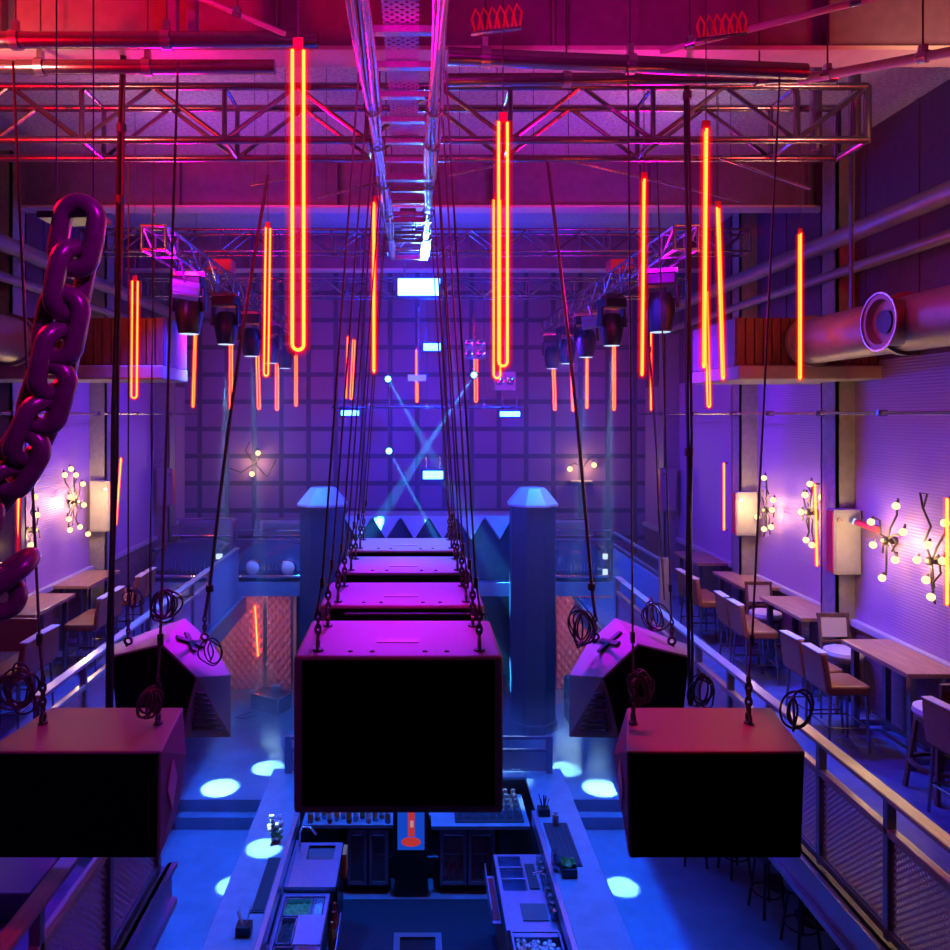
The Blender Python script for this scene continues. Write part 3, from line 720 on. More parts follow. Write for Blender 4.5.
loop(800, 234, 379, 1.5, 'red neon loop hanging alone in front of the air duct', 1.4)
loop(268, 228, 376, 1.5, 'red neon loop between the largest loop and the chain side moving heads', .9, -2)
loop(374, 203, 372, 1.5, 'red neon loop edge-on close to the cable ladder on the chain side', 1.45)
loop(135, 281, 398, 1.28, 'red neon loop in front of the slatted soffit on the chain side', .5, -1)
loop(196, 313, 407, 1.5, 'leaning red neon loop beside the magenta end of the slatted soffit', 1.4, -3, True)
loop(231, 330, 410, 1.5, 'small red neon loop hanging between the soffit end and the row of three', .9, 0, True)
loop(257, 340, 409, 1.38, 'small red neon loop, first of the row of three left of the largest loop', .8, 2, True)
loop(277, 347, 410, 1.3, 'small red neon loop, middle of the row of three near the largest loop', .7, 0, True)
loop(296, 355, 406, 1.08, 'small red neon loop right under the tip of the largest loop', .9, 0, True)
loop(348, 337, 398, 1.2, 'small red neon loop, straight one of the crossed pair over the speaker row', 1.4, -2, True)
loop(354, 340, 399, 1.24, 'small red neon loop, leaning one of the crossed pair over the speaker row', .8, -3, True)
loop(417, 350, 402, 1.05, 'small red neon loop hanging in front of the little pale sign', .9, 0, True)
loop(476, 357, 402, .94, 'small red neon loop between the rope row and the four-lamp blinder', .3, 0, True)
loop(553, 353, 410, 1.16, 'small red neon loop, innermost of the far duct side row of four', .6, 2, True)
loop(571, 348, 411, 1.26, 'small red neon loop, second outward of the far duct side row of four', .8, 2, True)
loop(587, 338, 408, 1.35, 'small red neon loop, third outward of the far duct side row of four', .8, 0, True)
loop(614, 335, 410, 1.42, 'small red neon loop, outermost of the far duct side row of four', .6, 0, True)

# ------------------------------------------------------------------ hanging speakers
DT = 1.3
def sub(y, label):
    z1 = CZ-DT; z0 = z1-.85; x0, x1 = -.655, .475; d = .74
    t = thing('hanging_subwoofer', label, 'speaker', (-.09, y+d/2, z0), 'subwoofers hung in a row down the middle')
    MB().box(x0, x1, y+.02, y+d, z0, z1).build('cabinet', M['cab'], t, True, .022, 3)
    MB().box(x0+.045, x1-.045, y+.006, y+.03, z0+.045, z1-.02).build('front_grille', M['grille'], t, False, .01)
    for s in (x0+.12, x1-.12):
        for yy in (y+.12, y+d-.14):
            e = MB().lathe([(.022, -.008), (.038, -.008), (.038, .008), (.022, .008)], (s, yy, z1+.035), 12, Matrix.Rotation(PI/2, 3, 'Y'), True)
            e.cyl((s, yy, z1-.001), (s, yy, z1+.01), .03).build('eye_bolt', M['link'], t)
    pl = MB()
    for px in (x0+.3, x0+.42, x1-.42, x1-.3): pl.cyl((px, y+.1, z1-.002), (px, y+.1, z1+.004), .014, n=8)
    pl.build('screw', M['grille'], t)
    MB().box(-.22, .02, y+.26, y+.34, z1-.001, z1+.004).build('top_label', M['boxm'], t, False)
    return t
YS = (4.02, 5.1, 6.17, 7.2)
sub(YS[0], 'large black subwoofer hanging nearest, its dark square front facing the camera')
sub(YS[1], 'hanging subwoofer directly behind the nearest one, a dark cable across its foot')
sub(YS[2], 'hanging subwoofer third along the central row')
sub(YS[3], 'hanging subwoofer farthest along the central row, before the zigzag booth')
def chain_bits(mb, p, n, size=.05, r=.008):
    for k in range(n):
        c = Vector(p)+Vector((0, 0, size*.75*k+size*.4)); pts = []
        for i in range(10):
            a = 2*PI*i/10; u, v = size*.28*math.cos(a), size*.55*math.sin(a)
            pts.append(c+(Vector((u, 0, v)) if k % 2 else Vector((0, u, v))))
        mb.tube(pts, r, 5, True)
def rope(label, p, q, r, group, chain=0, mid=None, hook=True):
    """rope from the load p up to the anchor q"""
    p, q = Vector(p), Vector(q)
    t = thing('suspension_rope', label, 'rope', tuple(p), group)
    pts = [p]
    n = 10
    for k in range(1, n+1):
        f = k/n; c = p.lerp(q, f)
        if mid: c += Vector((mid*math.sin(PI*f), 0, 0))
        pts.append(c)
    if chain:
        m = MB(); chain_bits(m, p, chain); m.build('chain', M['link'], t)
        pts[0] = p+Vector((0, 0, chain*.0375))
    MB().tube(pts, r, 7).build('rope', M['rope'], t)
    if hook:
        MB().cyl(pts[1]-Vector((0, 0, .03)), pts[1]+Vector((0, 0, .03)), r*2.2, n=8).build('ferrule', M['link'], t)
    return t
nth = ('nearest', 'second', 'third', 'farthest')
GR = 'ropes holding the central subwoofers'
for i, y in enumerate(YS):
    for s, side in ((-1, 'chain'), (1, 'duct')):
        for j, yy in enumerate((y+.12, y+.6)):
            p = (-.09+s*.445, yy, CZ-DT+.06); q = (-.07+s*(.22+.03*j), yy+.25*j, HT+.02)
            if i == 0 and j == 0: q = (-.07+s*.24, yy, HT)
            rope('%s rope on the %s side of the %s subwoofer in the row' % (('front', 'rear')[j], side, nth[i]), p, q, .006, GR, 5)
    # extra backup lines
tag(MB().tube([(-.45, 4.82, CZ-DT+.02)]+[(-.45+.9*k/8, 4.84, CZ-DT+.015) for k in range(9)], .008, 6).build('loose_cable', M['cable']), 'loose dark cable lying across the top of the nearest subwoofer', 'cable')

def side_speaker(label, cx, y, s):
    """front wide face, wedge sides; s = side of the hall (+1 duct side)"""
    q = .8; z1 = CZ-DSP; z0 = z1-.665*q; w = .55*q; bs = .13 if s > 0 else 0; bk = .93 if s > 0 else .85
    t = thing('hanging_speaker', label, 'speaker', (cx, y+.3*q, z0), 'speakers hung over the side floor')
    pts = [(cx-w, y, z1), (cx+w, y, z1), (cx-w*.97, y+.01, z0), (cx+w*.97, y+.01, z0), (cx+bs-w*bk, y+.70*q, z1), (cx+bs+w*bk, y+.70*q, z1),
           (cx+bs-w*.86, y+.68*q, z0+.1), (cx+bs+w*.86, y+.68*q, z0+.1), (cx+bs*.3-w*1.0, y+.5*q, z0+.42*q), (cx+bs*.8+w*1.0, y+.5*q, z0+.42*q), (cx+bs*.6-w*.9, y+.45*q, z0), (cx+bs*.6+w*.9, y+.45*q, z0)]
    MB().hull(pts).build('cabinet', M['cab'], t, False, .008)
    MB().hull([(cx-w+.012, y-.012, z1-.012), (cx+w-.012, y-.012, z1-.012), (cx-w*.97+.012, y-.004, z0+.012), (cx+w*.97-.012, y-.004, z0+.012),
               (cx-w+.012, y+.03, z1-.012), (cx+w-.012, y+.03, z1-.012), (cx-w*.97+.012, y+.04, z0+.012), (cx+w*.97-.012, y+.04, z0+.012)]).build('front_grille', M['grille'], t, False)
    k = -s
    a = Vector((cx+k*w, y, z1)); c = Vector((cx+k*w*.97, y+.01, z0)); d = Vector((cx+bs*(.3 if k < 0 else .8)+k*w, y+.5*q, z0+.42*q))
    nrm = (c-a).cross(d-a).normalized()
    if nrm.x*k < 0: nrm = -nrm
    ctr = a*.3+c*.3+d*.4; e1 = (c-a).normalized(); e2 = nrm.cross(e1).normalized()
    dm = [ctr+nrm*.004+e1*.13, ctr+nrm*.004+e2*.07, ctr+nrm*.004-e1*.13, ctr+nrm*.004-e2*.07]
    MB().hull(dm+[v+nrm*.006 for v in dm]).build('side_diamond', M['white'], t, False)  # pale diamond plate on the inward side
    for px in (-.5, .5):
        MB().lathe([(.016, -.007), (.03, -.007), (.03, .007), (.016, .007)], (cx+px*.62, y+.42*q, z1+.03), 12, Matrix.Rotation(PI/2, 3, 'Y'), True).cyl((cx+px*.62, y+.42*q, z1-.002), (cx+px*.62, y+.42*q, z1+.008), .025).build('eye_bolt', M['link'], t)
    return t
DSP = 1.66; YSP = 3.7; XR = (716-415)/F*YSP; XL = (72-415)/F*YSP
side_speaker('black wedge-sided speaker with bright red top hanging over the duct side', XR, YSP, 1)
side_speaker('black wedge-sided speaker with dark red top over the chain side, cut by the picture edge', XL, YSP, -1)
def hexbox(label, s):
    """ridge-topped cabinet: black five-sided front, sloping top planes, louvred outer side"""
    def q(px, py, Y): return P(px if s < 0 else 800-px, py, Y)
    A, B, C = q(111, 656, 6.3), q(162, 643.5, 6.3), q(197, 677, 6.15)
    Fb, E, D = q(111, 645, 6.95), q(185, 618, 6.98), q(211, 641, 6.95)
    Gp, H, I, J = q(231, 675, 6.75), q(231, 737, 6.75), q(181, 738, 6.1), q(119, 735, 6.35)
    Kb = q(125, 715, 6.9)
    pts = [A, B, C, Fb, E, D, Gp, H, I, J, Kb]; c = sum(pts, Vector())/len(pts)
    t = thing('hexagonal_speaker', label, 'speaker', (c.x, c.y, H.z), 'ridge-topped speakers hung behind the front side pair')
    MB().hull(pts).build('cabinet', M['cab'], t, False, .006)
    fr = [A, B, C, I, J]; k = sum(fr, Vector())/5; n = (B-A).cross(J-A).normalized()
    if n.y > 0: n = -n
    ins = [v.lerp(k, .03) for v in fr]
    MB().hull([v+n*.012 for v in ins]+[v+n*.03 for v in ins]).build('front_grille', M['grille'], t, False)
    n2 = (Gp-C).cross(I-C).normalized()
    if n2.dot(C-c) < 0: n2 = -n2
    for j in range(8):
        f = .26+.085*j; p0, p1 = C.lerp(I, f), C.lerp(H, f)
        MB().bar(p0.lerp(p1, .18)+n2*.012, p0.lerp(p1, .82)+n2*.012, .016, .028, n2).build('louvre', M['cabdark'], t, False)
    m0 = (B+C+D+E)/4; n3 = (C-B).cross(E-B).normalized()
    if n3.z < 0: n3 = -n3
    e1 = (D-C).normalized(); e2 = n3.cross(e1).normalized()
    def strip(u):
        u = u.normalized(); return (m0-u*.14+n3*.02, m0+u*.14+n3*.02)
    MB().bar(*strip(e1+e2*.5), .05, .02, n3).bar(*strip(e1*.5-e2), .05, .024, n3).build('tape_cross', M['cable'], t, False)
    rings = []
    for v in ((A+Fb+B)/3+Vector((0, .02, .01)), D.lerp(m0, .3)):
        MB().lathe([(.022, -.008), (.04, -.008), (.04, .008), (.022, .008)], v+Vector((0, 0, .045)), 12, Matrix.Rotation(PI/2, 3, 'X'), True).cyl(v-Vector((0, 0, .01)), v+Vector((0, 0, .015)), .025).build('ring_bolt', M['link'], t)
        rings.append(v+Vector((0, 0, .075)))
    return rings, c
hl, hlc = hexbox('ridge-topped black speaker with taped cross on its magenta top, chain side', -1)
hr, hrc = hexbox('ridge-topped black speaker with taped cross on its magenta top, duct side', 1)

GR2 = 'ropes and cables holding the side speakers'
zt = CZ-DSP+.06; ye = YSP+.336
rope('outer rope of the chain side red-topped speaker', (XL-.31, ye, zt), P(13, 62, 4.6), .008, GR2, 5)
rope('inner rope of the chain side red-topped speaker', (XL+.31, ye, zt), P(178, 62, 4.6), .008, GR2, 5)
rope('inner rope of the duct side red-topped speaker', (XR-.31, ye, zt), P(628, 70, 4.8), .006, GR2, 5)
rope('outer rope of the duct side red-topped speaker', (XR+.31, ye, zt), P(780, 72, 4.6), .006, GR2, 5)
rope('outer rope of the chain side ridge-topped speaker', hl[0], (hl[0].x-.08, 6.75, CZ+2.31), .007, GR2, 4)
rope('slanting inner rope of the chain side ridge-topped speaker', hl[1], P(268, 175, 6.75), .016, GR2, 4, -.04)
rope('outer rope of the duct side ridge-topped speaker', hr[0], P(657, 158, 6.75), .007, GR2, 4)
rope('slanting inner rope of the duct side ridge-topped speaker', hr[1], P(547, 158, 6.75), .016, GR2, 4, .03)
def bundle(label, p, q, r, kn):
    t = thing('cable_drop', label, 'cable', tuple(p), GR2)
    p, q = Vector(p), Vector(q)
    for k in range(3):
        o = Vector((r*.9*math.cos(2.1*k), r*.9*math.sin(2.1*k), 0))
        MB().tube([p.lerp(q, i/14)+o+Vector((.006*math.sin(i*1.3+k), 0, 0)) for i in range(15)], r*.62, 7).build('cable', M['cable'] if k else M['rope'], t)
    for f in kn: MB().cyl(p.lerp(q, f)-Vector((0, 0, .03)), p.lerp(q, f)+Vector((0, 0, .03)), r*1.9, n=10).build('tie', M['rope'], t)
    return t
bundle('thick cable bundle dropping behind the chain side red-topped speaker', P(108, 748, 5.75), P(123, 56.4, 5.5), .019, (.9, .8))
bundle('thick cable bundle dropping beside the duct side hexagonal speaker', P(690, 705, 5.75), P(687, 62.8, 5.6), .017, (.95, .4))
bundle('thin cable pair hanging beside the chain side moving heads', P(150, 620, 7.4), P(154, 160, 6.6), .006, (.9,))
bundle('thin cable pair hanging beside the duct side hexagonal speaker', P(664, 600, 7.4), P(640, 165, 6.7), .006, (.6,))
def coil(label, c, r, n, m='cable', tube=.006, flat=.55):
    c = Vector(c); t = thing('cable_coil', label, 'cable', tuple(c))
    for k in range(n):
        R_ = Matrix.Rotation(random.uniform(-1.1, 1.1), 3, 'Z') @ Matrix.Rotation(random.uniform(-.7, .7), 3, 'Y')
        a1, a2 = r*random.uniform(.7, 1.15)*random.uniform(flat, 1), r*random.uniform(.8, 1.25); o = Vector((random.uniform(-1, 1)*r*.3, random.uniform(-1, 1)*r*.3, random.uniform(-1, 1)*r*.2))
        w1, w2 = random.uniform(-.25, .25), random.uniform(0, 6)
        pts = [c+o+R_ @ Vector((a1*math.cos(th)*(1+w1*math.sin(2*th+w2)), .25*r*math.sin(3*th+w2)*w1, a2*math.sin(th))) for th in [2*PI*i/20 for i in range(20)]]
        MB().tube(pts, tube, 6, True).build('loop', M[m], t)
    return t
def up(v, dx, dy, dz): return (v[0]+dx, v[1]+dy, v[2]+dz)
coil('coil of black cable hanging over the chain side ridge-topped speaker', P(166, 606, 6.6), .13, 6, 'cable', .009, .9)
coil('bunch of looped cable beside the outer rope of the chain side ridge-topped speaker', P(134, 600, 6.65), .08, 4)
coil('coil of black cable hanging over the duct side ridge-topped speaker', P(655, 614, 6.7), .12, 6)
coil('coil of dark cable in front of the quilted door on the duct side', P(581, 628, 6.6), .13, 6, 'cable', .008, .9)
coil('bunch of looped cable beside the thick duct side cable bundle', P(702, 690, 5.6), .10, 6)
coil('red cable loops on the outer corner of the duct side red-topped speaker', P(794, 710, 4.0), .09, 4)
coil('looped cable by the inner rope of the duct side red-topped speaker', P(642, 688, 3.95), .075, 7, 'rope')
coil('looped cable by the inner rope of the chain side red-topped speaker', P(150, 703, 4.0), .07, 7, 'rope')
coil('looped cable by the outer rope of the chain side red-topped speaker', P(20, 690, 4.0), .10, 7, 'rope')
coil('trailing cable loop on the corner of the chain side ridge-topped speaker', P(212, 652, 6.35), .10, 3)

# ------------------------------------------------------------------ giant chain
t = thing('giant_chain', 'giant dark chain of thick links hanging close to the camera', 'chain', tuple(P(75, 225, 2.0)))
path = [(77, 236), (70, 281), (61, 326), (55, 362), (47, 396), (34, 430), (18, 462), (-4, 492), (-26, 526), (-34, 562), (-14, 590), (4, 577)]
cs = [P(a, c, 2.0+.012*i) for i, (a, c) in enumerate(path)]
for i, c in enumerate(cs):
    a = cs[max(0, i-1)]; e = cs[min(len(cs)-1, i+1)]; d = (e-a).normalized()
    view = Vector((0, 1, 0)); side = d.cross(view).normalized(); nrm = side.cross(d).normalized()
    ax = side if i % 2 == 0 else (nrm*.92+side*.38).normalized()
    pts = []; hl_, rw = .041, .047
    for k in range(24):
        th = 2*PI*k/24; u, v = math.cos(th), math.sin(th)
        pts.append(c+ax*(rw*u)+d*(rw*v+(hl_ if v > 0 else -hl_ if v < 0 else 0)))
    MB().tube(pts, .0255, 14, True).build('link', M['chain'], t)
k = P(75, 222, 2.03)
MB().box(k.x-.08, k.x+.08, k.y-.05, k.y+.05, k.z, k.z+.018).build('top_plate', M['blacksteel'], t, False, .003)
MB().tube([k+Vector((-.05, 0, .01)), (k.x-.05, k.y, CEIL)], .0022, 6).tube([k+Vector((.05, 0, .01)), (k.x+.05, k.y, CEIL)], .0022, 6).build('hanger_rods', M['cable'], t)

# ------------------------------------------------------------------ stage lights
def make_head(label, group):
    t = thing('moving_head_light', label, 'stage light', (0, 0, 0), group)
    MB().box(-.17, .17, -.13, .13, -.16, -.02).build('base', M['blacksteel'], t, True, .02)
    MB().box(-.19, .19, -.03, .03, -.02, .045).build('clamp', M['alu'], t, False, .005)
    for s in (-1, 1):
        MB().hull([(s*.15, -.05, -.14), (s*.19, -.05, -.14), (s*.15, .05, -.14), (s*.19, .05, -.14), (s*.17, -.07, -.42), (s*.205, -.07, -.42), (s*.17, .07, -.42), (s*.205, .07, -.42)]).build('yoke_arm', M['blacksteel'], t, False, .01)
    h = MB().lathe([(.03, -.22), (.11, -.24), (.155, -.34), (.16, -.46), (.125, -.66), (.115, -.68)], n=20).build('head', M['blacksteel'], t)
    MB().lathe([(.02, -.684), (.10, -.684), (.112, -.681)], n=20).build('lens', LENS, h)
    return t
GH = 'moving head lights under the side trusses'
mh = make_head('moving head light nearest on the chain side truss, beside the flat LED panel', GH)
mh.location = (-2.62, 8.7, CZ+1.62)
for x, y, z, lab in ((-2.62, 10.4, 1.66, 'black moving head light centred on the chain side truss, above two neon loops'), (-2.62, 12.0, 1.62, 'moving head light third along the chain side truss'), (-2.62, 13.6, 1.62, 'moving head light fourth along the chain side truss'), (-2.62, 15.1, 1.62, 'furthest moving head light on the chain side truss'),
                     (2.78, 8.5, 1.62, 'moving head light nearest on the duct side truss, behind the edge-on loop'), (2.78, 10.6, 1.66, 'black moving head light second along the duct side truss'), (2.78, 12.2, 1.62, 'moving head light third along the duct side truss'), (2.78, 13.7, 1.62, 'moving head light fourth along the duct side truss'), (2.78, 15.2, 1.62, 'furthest moving head light on the duct side truss')):
    dup(mh, (x, y, CZ+z), random.uniform(-.4, .4), lab, GH)
# red capped power boxes on the two biggest heads
for x, lab in ((-2.62, 'red power box on the chain side truss'), (2.78, 'red power box on the duct side truss')):
    tag(MB().box(x-.16, x+.16, 10.05, 10.3, CZ+1.93, CZ+2.1).build('power_box', M['red'], None, True, .02), lab, 'box')
for (px, py, Y, lab) in ((185, 290, 8.1, 'flat blue-lit LED panel on the chain side truss'), (592, 322, 11.4, 'flat LED panel on the duct side truss')):
    c = P(px, py, Y); t = thing('led_flood', lab, 'stage light', tuple(c))
    R = Matrix.Rotation(-.5, 3, 'X') @ Matrix.Rotation(.3 if px < 400 else -.3, 3, 'Z')
    MB().obox(c, .30, .08, .20, R).build('housing', M['railpaint'], t, True, .01)
    for k in (-.05, .05): MB().obox(c+R @ Vector((0, -.042, k)), .27, .006, .05, R).build('lens_strip', M['blue'], t, False)
    MB().tube([c+Vector((0, 0, .08)), (math.copysign(2.53 if px < 400 else 2.63, c.x), c.y, CZ+1.68)], .014, 8).build('bracket', M['steel'], t)
def blinder(label, px, py, w, h, Y, m=None):
    c = P(px, py, Y); ww, hh = w/F*Y/2, h/F*Y/2
    t = thing('led_blinder', label, 'stage light', tuple(c))
    MB().box(c.x-ww-.03, c.x+ww+.03, c.y, c.y+.1, c.z-hh-.03, c.z+hh+.03).build('housing', M['blacksteel'], t, True, .01)
    MB().box(c.x-ww, c.x+ww, c.y-.012, c.y+.0, c.z-hh, c.z+hh).build('light_face', m or LEDB, t, False, .004)
    for s in (-1, 1): MB().tube([(c.x+s*ww*.7, c.y+.05, c.z+hh+.03), (c.x+s*ww*.7, c.y+.05, c.z+hh+.25)], .012, 8).build('bracket', M['steel'], t)
    return c
LEDW = emis('led_white_cyan', (.05, .2, 1.0), 22.0)
c0 = blinder('large glaring blue-white LED blinder below the end of the cable ladder', 419, 287, 42, 17, 11.6, LEDW)
blinder('small blue LED blinder under the large glaring one', 432, 347, 17, 7, 13.2)
blinder('blue LED blinder low over the zigzag booth', 433, 475, 20, 8, 13.0)
blinder('blue LED blinder on the chain side end of the far pipe', 350, 413, 18, 5, 13.6)
blinder('blue LED blinder on the duct side end of the far pipe', 510, 414, 20, 5, 13.6)
pipe('thin lighting pipe carrying two blue blinders over the stage', P(332, 407, 13.7), P(522, 407, 13.7), .03, 'steel', (.2, .5, .8))
for px, py, Y, lab in ((388, 379, 14.6, 'small cyan beam light under the crossed neon pair'), (389, 451, 14.6, 'small cyan beam light low beside the rope row'), (474, 375, 14.6, 'small white beam light beside a far neon loop')):
    c = P(px, py, Y); t = thing('beam_light', lab, 'stage light', tuple(c))
    MB().ball(c, .06, 12).build('lens', emis('beam_lens', (.12, .55, 1), 9), t)
    MB().cyl(c+Vector((0, .02, 0)), c+Vector((0, .28, .02)), .09, .07).build('housing', M['blacksteel'], t)
    MB().tube([c+Vector((0, .15, .08)), (c.x, c.y+.15, CZ+2.0)], .012, 6).build('drop_pipe', M['steel'], t)
# mast and sign
c = P(417, 378, 13.9)
t = thing('hanging_sign', 'little pale sign board hanging on the mast above the zigzag booth', 'sign', tuple(c))
MB().box(c.x-.17, c.x+.17, c.y, c.y+.02, c.z-.06, c.z+.06).build('board', M['white'], t, False, .004)
MB().tube([(c.x+.03, c.y+.05, c.z-.1), (c.x+.03, c.y+.05, CZ+2.0)], .02, 8).build('mast', M['alu'], t)
for px, py, lab in ((475, 349, 'four-lamp blinder above the small neon loop'), (505, 381, 'two-lamp blinder beside the rear overlapping neon loop')):
    c = P(px, py, 14.9); t = thing('lamp_blinder', lab, 'stage light', tuple(c))
    MB().box(c.x-.22, c.x+.22, c.y, c.y+.08, c.z-.2, c.z+.2).build('frame', M['railpaint'], t, True, .02)
    for x in (-.11, .11):
        for z in ((-.1, .1) if px == 475 else (0,)): MB().lathe([(.08, 0), (.085, .03), (.02, .01)], (c.x+x, c.y-.0, c.z+z), 14, Matrix.Rotation(PI/2, 3, 'X')).build('lamp', M['chrome'], t)
    MB().tube([(c.x, c.y+.05, c.z+.2), (c.x, c.y+.05, CZ+2.0)], .012, 6).build('drop_pipe', M['steel'], t)

# ------------------------------------------------------------------ stage: pillars, booth, cars, quilted doors, case
for X, lab in ((-1.66, 'octagonal dark blue pillar with pointed cap, beside the chain side quilted door'), (2.11, 'octagonal dark blue pillar with pointed cap, beside the duct side quilted door')):
    t = thing('stage_pillar', lab, 'pillar', (X, 13.5, ZS))
    R = rotz(PI/8)
    MB().lathe([(.42, 0), (.42, 4.33-ZS)], (X, 13.5, ZS), 8, R).build('shaft', M['pillar'], t, False)
    MB().lathe([(.47, 4.33), (.47, 4.37), (.24, 4.64), (.05, 4.645)], (X, 13.5, 0), 8, R).build('cap', M['ledge'], t, False)
    MB().lathe([(.46, ZS), (.46, ZS+.15), (.425, ZS+.18)], (X, 13.5, 0), 8, R).build('plinth', M['pillar'], t, False)
t = thing('zigzag_booth', 'booth with a zigzag faceted front behind the farthest hanging subwoofer', 'booth', (.45, 14.5, ZR))
z1 = P(0, 516, 14.3).z; x0, x1 = -1.35, 2.4; n = 7
fr = MB(); st_ = (x1-x0)/n
for k in range(n):
    a = x0+st_*k; m_ = a+st_/2; e = a+st_
    fr.hull([(a, 14.3, z1-.002), (e, 14.3, z1-.002), (m_, 14.06, z1-.40), (a, 14.34, z1-.03), (e, 14.34, z1-.03), (m_, 14.33, z1-.46)])
fr.build('faceted_front', M['ledge'], t, False)
MB().box(x0, x1, 14.34, 15.0, ZR, z1-.06).build('body', M['pillar'], t, False, .01)
MB().box(x0, x1, 14.3, 15.05, z1-.06, z1).build('top', M['ledge'], t, False, .01)
# old car fronts built into the platform edge
def car(label, x0, x1, lights):
    w = (x1-x0)/2; cx = (x0+x1)/2; y = 14.16; z = ZR+.01
    t = thing('vintage_car', label, 'car', (cx, y+.8, z))
    def body(u, v):
        a = (u-.5)*2; lift = .52*math.sin(min(1, v*1.4)*PI/2)
        return (cx+a*w*(1-.12*v), y+.02+.95*v, z+.16+lift*(1-.22*abs(a)**3)*1.0)
    MB().sheet(body, 20, 12).box(x0+.02, x1-.02, y+.02, y+1.0, z, z+.2).build('hood', M['carpaint'], t)
    MB().tube([(x0-.02, y-.02, z+.1), (cx, y-.07, z+.1), (x1+.02, y-.02, z+.1)], .035, 10).build('bumper', M['chrome'], t)
    ws_ = [(cx-w*.85, y+.98, z+.70), (cx-w*.8, y+1.1, z+1.02), (cx+w*.8, y+1.1, z+1.02), (cx+w*.85, y+.98, z+.70)]
    MB().tube(ws_, .022, 8, True).tube([ws_[0]+(0, ) if False else ws_[0], ws_[3]], .02, 8).build('windscreen_frame', M['chrome'], t)
    MB().add(ws_, [(0, 1, 2, 3)]).build('windscreen', M['glass'], t, False)
    MB().box(cx-w*.8, cx+w*.8, y+1.3, y+1.7, z+.5, z+.98).build('bench_seat', M['quilt'], t, True, .06)
    gr = MB()
    for k in range(9): gr.box(cx-w*.5+k*w*.12, cx-w*.5+k*w*.12+.012, y-.005, y+.03, z+.17, z+.36)
    gr.build('grille', M['chrome'], t, False)
    R = Matrix.Rotation(PI/2, 3, 'X')
    for s in (-1, 1):
        if lights == 'round':
            h = MB().lathe([(.02, -.06), (.12, -.04), (.15, .02), (.15, .04), (.13, .05)], (cx+s*w*.52, y-.0, z+.27), 20, R).build('headlight', M['chrome'], t)
            MB().lathe([(.13, .045), (.08, .075), (.01, .085)], (cx+s*w*.52, y, z+.27), 20, R).build('lamp_glass', M['white'], h)
        else:
            if s > 0:
                for q in (.13, .42): MB().box(cx+w*.78, cx+w*.95, y-.03, y+.02, z+q, z+q+.1).build('tail_light', LENS, t, False, .01)
            MB().box(cx+s*w*.9-.04, cx+s*w*.9+.04, y-.01, y+.5, z+.55, z+.62).build('fin', M['carpaint'], t, True, .02)
    return t
car('old car front with two round chrome headlights on the rear platform', -3.36, -2.08, 'round')
car('old car rear with two square pale lights on the rear platform', 2.62, 3.66, 'square')
car('second old car body further toward the chain side wall on the rear platform', -5.0, -3.6, 'none')
for x0, x1, lab in ((-3.36, -2.08, 'chrome double rail in front of the old car with round headlights'), (2.62, 3.66, 'chrome double rail in front of the old car with square lights')):
    t = thing('chrome_rail', lab, 'railing', ((x0+x1)/2, 14.02, ZR))
    for z in (CZ-2.15, CZ-2.32): MB().tube([(x0, 14.02, z), (x1, 14.02, z)], .014, 8).build('rail', M['chrome'], t)
    for x in (x0, x1): MB().tube([(x, 14.02, ZR+.03), (x, 14.02, CZ-2.13)], .016, 8).build('post', M['chrome'], t)
def quilt(label, x0, x1, Y, z0, z1, group='quilted leather doors under the platform'):
    t = thing('quilted_door', label, 'door', ((x0+x1)/2, Y, z0), group)
    p = .15; nu = int((x1-x0)/p*8); nv = int((z1-z0)/p*5)
    def fn(u, v):
        x = x0+.03+(x1-x0-.06)*u; z = z0+.03+(z1-z0-.06)*v
        a, c = (x/p+z/(p*1.3)), (x/p-z/(p*1.3))
        return (x, Y-.02-.065*abs(math.sin(a*PI))*abs(math.sin(c*PI)), z)
    MB().sheet(fn, nu, nv).build('tufted_leather', M['quilt'], t)
    MB().box(x0, x1, Y, Y+.04, z0, z1).build('door_leaf', M['darkwood'], t, False)
    MB().box(x0, x0+.03, Y-.03, Y, z0, z1).box(x1-.03, x1, Y-.03, Y, z0, z1).build('edge_trim', M['steel'], t, False)
    return t
quilt('wide quilted leather door carrying a red neon tube', -4.3, -3.06, 15.3, ZS, 2.6)
quilt('narrow shadowed quilted leather door beside the flight case', -3.04, -2.5, 15.3, ZS, 2.6)
quilt('wide quilted leather door behind the duct side cable coil', 2.85, 4.1, 15.3, ZS, 2.6)
quilt('narrow shadowed quilted leather door behind the duct side pillar', 2.1, 2.75, 15.3, ZS, 2.6)
t = thing('door_frame', 'pale metal frame standing ajar beside the chain side pillar', 'frame', (-2.35, 15.2, ZS))
MB().box(-2.46, -2.40, 15.15, 15.2, ZS, 2.58).box(-2.24, -2.18, 15.0, 15.05, ZS, 2.58).box(-2.46, -2.18, 15.0, 15.2, 2.54, 2.58).build('frame', M['boxm'], t, False)
q = wall_neon('short red neon tube on the wide quilted door', 255, 606, 656, 15.22, 0, -3)
t = thing('flight_case', 'small black flight case with metal edges on the stage floor', 'case', (-2.72, 14.2, ZS), None, -.5)
def loc_build(mb, name, m, par, **k):
    mb.v = [v+acc_loc(par) for v in mb.v]; return mb.build(name, m, par, **k)
loc_build(MB().box(-.32, .32, -.2, .2, .04, .34), 'body', M['blacksteel'], t)
e = MB()
for y in (-.2, .2):
    for z in (.04, .34): e.bar((-.32, y, z), (.32, y, z), .022, .022)
for x in (-.32, .32):
    for z in (.04, .34): e.bar((x, -.2, z), (x, .2, z), .022, .022)
    for y in (-.2, .2): e.bar((x, y, .04), (x, y, .34), .022, .022)
loc_build(e, 'metal_edge', M['chrome'], t, smooth=False)
